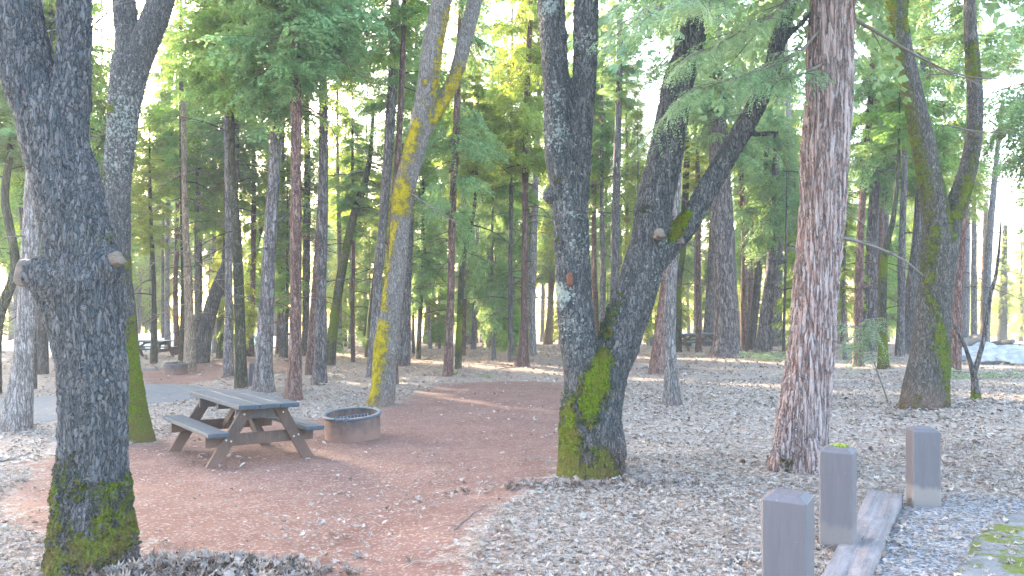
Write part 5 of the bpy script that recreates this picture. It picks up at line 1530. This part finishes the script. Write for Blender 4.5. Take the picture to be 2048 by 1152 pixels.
def fallen_log(label, p0, p1, r0, r1, mat='cut', seed=0, name='fallen_log', cat='log', lift=0.0, bend=0.0, sag=0):
    a_ = PG(*p0); b_ = PG(*p1); L_ = (b_ - a_).length
    base = a_ + Vector((0, 0, r0 * .7))
    pts = []
    n = 9; rr = np.random.default_rng(seed)
    side = Vector((-(b_ - a_).y, (b_ - a_).x, 0)).normalized()
    for k in range(n):
        t = k / (n - 1); q = a_.lerp(b_, t) + side * bend * math.sin(3.1 * t) + side * rr.normal(0, .015 * L_)
        q.z = float(ground(q.x, q.y)) + (r0 * (1 - t) + r1 * t) * .75 + lift * (math.sin(3.14 * t) if sag else t)
        pts.append(q - base)
    mb = MB(); sp, sr = spline(pts, np.linspace(r0, r1, n), .08); mb.tube(sp, sr, n=10, wob=.12, seed=seed)
    for k in range(int(L_ * 2.2) if r0 < .05 else 0):
        i_ = rr.integers(1, len(sp) - 1); a2 = rr.uniform(0, 6.28); l = rr.uniform(.08, .3) * L_
        mb.tube([sp[i_], sp[i_] + [math.cos(a2) * l * .5, math.sin(a2) * l * .5, .02], sp[i_] + [math.cos(a2) * l, math.sin(a2) * l, rr.uniform(-.01, .08)]], [sr[i_] * .6, sr[i_] * .4, .002], n=5, cap=False)
    o = mb.build(name, M[mat], None, smooth=True, fixn=False); o.location = base
    tag(o, label, cat)


fallen_log('tan broken log lying over the pale boulder heap', (1925, 700), (1975, 690), .22, .14, 'cut', 1, lift=.5)
fallen_log('grey weathered log end sticking out right of the tan broken log', (1985, 694), (2025, 697), .16, .10, 'tie', 2, lift=.25)
fallen_log('crooked dark stick on the litter below the right mossy oak', (1795, 842), (1822, 820), .022, .008, 'twig', 3, 'fallen_stick', 'stick', .06)
fallen_log('pale stick lying flat left of the farthest painted post', (1765, 857), (1815, 862), .014, .009, 'tie', 4, 'fallen_stick', 'stick')
fallen_log('dark branch slanting on the floor by the pale lilac pine', (1358, 740), (1382, 728), .03, .012, 'twig', 5, 'fallen_stick', 'stick', .05)
fallen_log('dark branching twig left of the reddish-lilac pine foot', (1290, 738), (1330, 722), .022, .008, 'twig', 6, 'fallen_stick', 'stick', .04)
fallen_log('long pale stick on the litter right of the three-stemmed oak', (1320, 884), (1385, 892), .011, .005, 'tie', 7, 'fallen_stick', 'stick')
fallen_log('curved grey twig on the litter below the big cedar', (1410, 895), (1436, 872), .010, .004, 'twig', 8, 'fallen_stick', 'stick')
fallen_log('pale bent stick at the bottom left of the nearest painted post', (1450, 1135), (1512, 1108), .011, .006, 'tie', 9, 'fallen_stick', 'stick', .02)
fallen_log('thin twig standing up from the litter right of the farthest post', (1880, 908), (1908, 868), .008, .003, 'twig', 10, 'fallen_stick', 'stick', .22)
fallen_log('forked twig lying right of the farthest post', (1895, 915), (1935, 895), .010, .004, 'twig', 11, 'fallen_stick', 'stick', .05)
fallen_log('long thin dark stick reaching to the right edge past the sapling', (1965, 803), (2060, 822), .014, .006, 'twig', 12, 'fallen_stick', 'stick')
fallen_log('thin pale stick at the foot of the three-stemmed oak', (1118, 962), (1165, 940), .010, .004, 'tie', 13, 'fallen_stick', 'stick', .03)
fallen_log('pale stick in the litter at the left edge by the path', (0, 925), (60, 908), .018, .008, 'tie', 14, 'fallen_stick', 'stick')
fallen_log('dark fine twig on the red soil in the lower middle', (905, 1062), (975, 1010), .006, .002, 'twig', 15, 'fallen_stick', 'stick')
fallen_log('dark thin stick on the red soil left of the three-stemmed oak', (1060, 917), (1110, 920), .009, .004, 'twig', 16, 'fallen_stick', 'stick')
fallen_log('grey twig with side shoots behind the slim dark pine', (1000, 738), (1052, 734), .014, .006, 'twig', 17, 'fallen_stick', 'stick')
fallen_log('tangled twig in the litter under the blue-grey pine', (850, 720), (880, 708), .022, .008, 'twig', 18, 'fallen_stick', 'stick', .1)

# ------------------------------------------------------------------ old snow in the far clearing at left
def mound_sheet(name, x0, x1, y0, y1, h, mat, step=.5, label=None):
    ax = np.arange(x0, x1, step); ay = np.arange(y0, y1, step); X, Y = np.meshgrid(ax, ay)
    u = (X - x0) / (x1 - x0); v = (Y - y0) / (y1 - y0)
    e = np.minimum(np.minimum(u, 1 - u) * (x1 - x0), np.minimum(v, 1 - v) * (y1 - y0)) - 1.2 + .8 * np.sin(X * .9) * np.sin(Y * .7 + 1) + .4 * np.sin(X * 2.3 + Y)
    Z = ground(X, Y) - .15 + np.clip(e * .22, -.3, 1) * h + np.where(e > 0, .12 * np.sin(X * .8 + Y * .5) * np.sin(Y * .9) + .05 * np.sin(X * 2.9), 0)
    n = len(ax); i = np.arange(len(ay) - 1)[:, None]; j = np.arange(n - 1)[None]
    q = np.stack([i * n + j, i * n + j + 1, (i + 1) * n + j + 1, (i + 1) * n + j], -1).reshape(-1, 4)
    me = raw_mesh(name, np.stack([X, Y, Z], -1).reshape(-1, 3), q, smooth=True)
    o = link(name, me, M[mat]); tag(o, label, kind='structure'); return o


mound_sheet('snow', -34, -12.3, 39, 62, .75, 'snow')

# ------------------------------------------------------------------ fallen leaves, needles, gravel: nobody could count them
def clear_of_trunks(x, y):
    k = np.ones(len(x), bool)
    for (a, b, r) in TRUNKS:
        if b < 30: k &= (x - a) ** 2 + (y - b) ** 2 > (r * 0.9) ** 2
    return k


def leaf_field(name, n, d0, d1, size, seed, label, soil_keep=.12, power=1.0, lobes=True, lift=.02):
    r = np.random.default_rng(seed)
    y = d0 + (d1 - d0) * r.uniform(0, 1, n) ** power
    x = r.uniform(-.80, .80, n) * y + 0
    s = soil_mask(x, y); gm = gravel_mask(x, y)
    pat = np.sin(x * 2.1 + 1.7 * np.sin(y * 1.3)) * np.sin(y * 1.7 + np.sin(x * 3.3)) * .5 + .5
    keep = r.uniform(0, 1, n) < np.where(s > .5, soil_keep * (0.1 + 1.8 * pat ** 2), .45 + .55 * pat) * (1 - .75 * gm)
    keep &= clear_of_trunks(x, y)
    keep &= (sdist(x, y, PATHP) < .05) | (r.uniform(0, 1, n) < .02)
    fx = (706 - 1024) * 11.65 / F
    keep &= (x - fx) ** 2 + (y - 11.65) ** 2 > .43 ** 2
    x, y = x[keep], y[keep]; n = len(x)
    out = [(0, -.5), (.10, -.28), (.34, -.30), (.16, -.10), (.44, .02), (.17, .14), (.34, .36), (.07, .30), (0, .52),
           (-.07, .30), (-.34, .36), (-.17, .14), (-.44, .02), (-.16, -.10), (-.34, -.30), (-.10, -.28)]
    if not lobes: out = [(0, -.5), (.28, -.2), (.30, .15), (0, .5), (-.30, .15), (-.28, -.2)]
    out = np.array(out); m = len(out)
    s_ = size * r.uniform(.35, 1.35, n)
    P0 = np.concatenate([out, [[0, 0]]])                      # + centre
    L = np.repeat(P0[None], n, 0) * s_[:, None, None]
    L[..., 0] *= r.uniform(.6, 1.1, n)[:, None]
    cu = r.uniform(-1.0, 2.2, n); cv = r.uniform(-.8, 1.2, n)
    z = (cu[:, None] * L[..., 0] ** 2 + cv[:, None] * L[..., 1] ** 2) / s_[:, None] * 1.1
    z = z + r.normal(0, .05, z.shape) * s_[:, None]
    th = r.uniform(0, 6.283, n); c_, sn = np.cos(th)[:, None], np.sin(th)[:, None]
    X = L[..., 0] * c_ - L[..., 1] * sn; Y = L[..., 0] * sn + L[..., 1] * c_
    tx = r.normal(0, .2, n)[:, None]; ty = r.normal(0, .2, n)[:, None]
    Z = z + X * tx + Y * ty
    Z -= Z.min(1, keepdims=True)
    Z += ground(x, y)[:, None] + r.uniform(.001, lift, n)[:, None]
    V = np.stack([X + x[:, None], Y + y[:, None], Z], -1).reshape(-1, 3)
    T = np.stack([np.arange(m), (np.arange(m) + 1) % m, np.full(m, m)], 1)
    T = (T[None] + (np.arange(n) * (m + 1))[:, None, None]).reshape(-1, 3)
    me = raw_mesh(name, V, None, T)
    pal = np.array([(.47, .415, .37), (.41, .35, .305), (.34, .275, .23), (.27, .20, .16), (.37, .30, .255), (.20, .145, .115), (.43, .36, .30), (.31, .20, .15)])
    ci = r.choice(len(pal), n, p=[.17, .21, .19, .11, .15, .06, .08, .03])
    col = pal[ci] * r.uniform(.8, 1.15, (n, 1))
    cattr(me, 'lc', np.repeat(col, m + 1, 0))
    tag(link(name, me, M['leaf']), label, 'leaf litter', kind='stuff')


leaf_field('leaf_litter', 68000, 2.6, 9.0, .046, 1, 'curled pale oak leaves carpeting the near forest floor', .07, .75)
leaf_field('leaf_litter', 60000, 9.0, 20.0, .07, 2, 'pale oak leaves carpeting the middle of the forest floor', .05, .8, lobes=False)
leaf_field('leaf_litter', 26000, 20.0, 46.0, .13, 3, 'reddish litter spread under the farther trees', .15, .8, lobes=False)

# heap of grey-brown leaves at the bottom left
r = np.random.default_rng(12); n = 1500
hb = PG(250, 1150)


def heap(n, cx, cy, sx, sy, h, size, seed, label):
    r = np.random.default_rng(seed)
    x = r.normal(0, sx, n); y = r.normal(0, sy, n); f = np.exp(-(x / sx) ** 2 / 2 - (y / sy) ** 2 / 2)
    zz = f * h * r.uniform(0.1, 1, n)
    out = np.array([(0, -.5), (.10, -.28), (.34, -.30), (.16, -.10), (.44, .02), (.17, .14), (.34, .36), (.07, .30), (0, .52), (-.07, .30), (-.34, .36), (-.17, .14), (-.44, .02), (-.16, -.10), (-.34, -.30), (-.10, -.28), (0, 0)])
    m = 16; s_ = size * r.uniform(.6, 1.3, n)
    L = out[None] * s_[:, None, None]
    z = (r.uniform(-1.5, 2.5, n)[:, None] * L[..., 0] ** 2 + r.uniform(-1, 1.6, n)[:, None] * L[..., 1] ** 2) / s_[:, None] * 1.3
    th = r.uniform(0, 6.28, n)[:, None]
    X = L[..., 0] * np.cos(th) - L[..., 1] * np.sin(th); Y = L[..., 0] * np.sin(th) + L[..., 1] * np.cos(th)
    Z = z + X * r.normal(0, .35, n)[:, None] + Y * r.normal(0, .35, n)[:, None]; Z -= Z.min(1, keepdims=True) * .7
    x += cx; y += cy
    V = np.stack([X + x[:, None], Y + y[:, None], Z + (ground(x, y) + zz)[:, None]], -1).reshape(-1, 3)
    T = np.stack([np.arange(m), (np.arange(m) + 1) % m, np.full(m, m)], 1); T = (T[None] + (np.arange(n) * 17)[:, None, None]).reshape(-1, 3)
    me = raw_mesh('leaf_heap', V, None, T)
    pal = np.array([(.38, .31, .265), (.28, .205, .165), (.18, .125, .10), (.24, .20, .185), (.34, .25, .20)]); col = pal[r.choice(5, n)] * r.uniform(.7, 1.15, (n, 1))
    cattr(me, 'lc', np.repeat(col, 17, 0))
    tag(link('leaf_heap', me, M['leaf']), label, 'leaf heap', kind='stuff')


heap(1300, hb.x + .42, hb.y - .02, .36, .15, .11, .07, 12, 'heap of curled grey-brown leaves at the foot of the big left oak')
pb = PG(1245, 962); heap(260, pb.x - .35, pb.y - .25, .5, .12, .05, .07, 13, 'drift of pale leaves against the foot of the three-stemmed oak')

# pine needles and twig scraps
r = np.random.default_rng(14); n = 16000
y = 2.8 + 13 * r.uniform(0, 1, n) ** .9; x = r.uniform(-.75, .75, n) * y
keep = clear_of_trunks(x, y) & (r.uniform(0, 1, n) < .15 + .85 * (soil_mask(x, y) < .5)); x, y = x[keep], y[keep]; n = len(x)
L = r.uniform(.04, .14, n); th = r.uniform(0, 3.1416, n); w = r.uniform(.0010, .0028, n)
dx, dy = np.cos(th), np.sin(th); z = ground(x, y) + r.uniform(.012, .035, n)
t1 = r.normal(0, .12, n) * L
V = np.stack([np.stack([x - dx * L / 2 - dy * w, y - dy * L / 2 + dx * w, z - t1 / 2], -1), np.stack([x - dx * L / 2 + dy * w, y - dy * L / 2 - dx * w, z - t1 / 2], -1),
              np.stack([x + dx * L / 2 + dy * w, y + dy * L / 2 - dx * w, z + t1 / 2], -1), np.stack([x + dx * L / 2 - dy * w, y + dy * L / 2 + dx * w, z + t1 / 2], -1)], 1).reshape(-1, 3)
me = raw_mesh('pine_needles', V, np.arange(len(V)).reshape(-1, 4))
pal = np.array([(.31, .21, .155), (.39, .32, .27), (.10, .07, .06), (.44, .39, .36)])
cattr(me, 'lc', np.repeat(pal[r.choice(4, n)], 4, 0))
tag(link('pine_needles', me, M['leaf']), 'fallen needles and twig scraps strewn over soil and leaves', 'needles', kind='stuff')

# scattered cones, each a thing
cm_ = MB(); cm_.lathe([(.001, 0), (.018, .004), (.027, .02), (.029, .04), (.02, .065), (.001, .078)], 12)
th_ = np.arange(60) * 2.4; zz_ = np.linspace(.006, .07, 60); rr_ = np.interp(zz_, [0, .02, .04, .065, .078], [.014, .027, .029, .02, .006])
for k in range(60):
    a_ = th_[k]; c_ = np.array([math.cos(a_) * rr_[k], math.sin(a_) * rr_[k], zz_[k]]); o_ = np.array([math.cos(a_), math.sin(a_), .35]) * .011; t_ = np.array([-math.sin(a_), math.cos(a_), 0]) * .007
    cm_.add([c_ - t_, c_ + o_, c_ + t_, c_ + [0, 0, .006]], [[0, 1, 2, 3]])
cme = cm_.mesh('pine_cone'); cme.materials.append(M['tie'] if False else woodmat('cone_scales', (.07, .04, .028), (.15, .09, .065)))
for k, (px, py) in enumerate([(1300, 990), (1480, 930), (1745, 905), (1380, 840), (1540, 800), (1690, 800), (1330, 930), (1950, 890), (1225, 780)]):
    q_ = PG(px, py); o = bpy.data.objects.new('pine_cone', cme); COL.objects.link(o)
    o.location = q_ + Vector((0, 0, .03)); o.rotation_euler = (1.45, 0, k * 1.7); s_ = .55 + .3 * ((k * 37) % 10) / 10; o.scale = (s_, s_, s_)
    tag(o, 'small brown cone lying on the forest floor, one of the scattered cones', 'pine cone', 'cones scattered over the floor')

# gravel
r = np.random.default_rng(15); n = 15000
y = 2.6 + 7 * r.uniform(0, 1, n) ** 1.2; x = r.uniform(-.7, .85, n) * y
gm = gravel_mask(x, y); keep = r.uniform(0, 1, n) < np.where(gm > .5, 1, np.where(soil_mask(x, y) > .6, .08, .02)); keep &= clear_of_trunks(x, y)
x, y = x[keep], y[keep]; n = len(x)
s = r.uniform(.004, .013, n) * np.where(gravel_mask(x, y) > .5, 1.0, .8)
oc = np.array([(1, 0, 0), (0, 1, 0), (-1, 0, 0), (0, -1, 0), (0, 0, 1), (0, 0, -1)], float)
V = oc[None] * s[:, None, None] * r.uniform(.6, 1.4, (n, 6, 1)); V[..., 2] *= .6
th = r.uniform(0, 6.28, n)[:, None]
V = np.stack([V[..., 0] * np.cos(th) - V[..., 1] * np.sin(th) + x[:, None], V[..., 0] * np.sin(th) + V[..., 1] * np.cos(th) + y[:, None], V[..., 2] + (ground(x, y) + s * .4 + .004)[:, None]], -1).reshape(-1, 3)
T = np.array([(0, 1, 4), (1, 2, 4), (2, 3, 4), (3, 0, 4), (1, 0, 5), (2, 1, 5), (3, 2, 5), (0, 3, 5)])
T = (T[None] + (np.arange(n) * 6)[:, None, None]).reshape(-1, 3)
me = raw_mesh('gravel', V, None, T)
pal = np.array([(.22, .22, .24), (.33, .31, .32), (.15, .15, .16), (.43, .41, .41), (.26, .20, .185)])
cattr(me, 'lc', np.repeat(pal[r.choice(5, n)], 6, 0))
tag(link('gravel', me, M['leaf']), 'grey gravel chips along the road edge and on the bare soil', 'gravel', kind='stuff')
# ------------------------------------------------------------------ the damp forest air
mb = MB()
mb.add([(-135, -12, -9), (135, -12, -9), (135, 131, -9), (-135, 131, -9), (-135, -12, 27), (135, -12, 27), (135, 131, 27), (-135, 131, 27)],
       [[0, 3, 2, 1], [4, 5, 6, 7], [0, 1, 5, 4], [1, 2, 6, 5], [2, 3, 7, 6], [3, 0, 4, 7]])
hm = bpy.data.materials.new('forest_haze'); hm.use_nodes = True
ht = hm.node_tree; ht.nodes.clear()
hv = ht.nodes.new('ShaderNodeVolumePrincipled'); ho = ht.nodes.new('ShaderNodeOutputMaterial')
hv.inputs['Color'].default_value = (0.86, 0.90, 1.0, 1)
hv.inputs['Density'].default_value = 0.0014
hv.inputs['Anisotropy'].default_value = 0.2
ht.links.new(hv.outputs[0], ho.inputs['Volume'])
tag(mb.build('haze', hm), 'thin pale haze hanging among the far trunks', 'haze', kind='stuff')
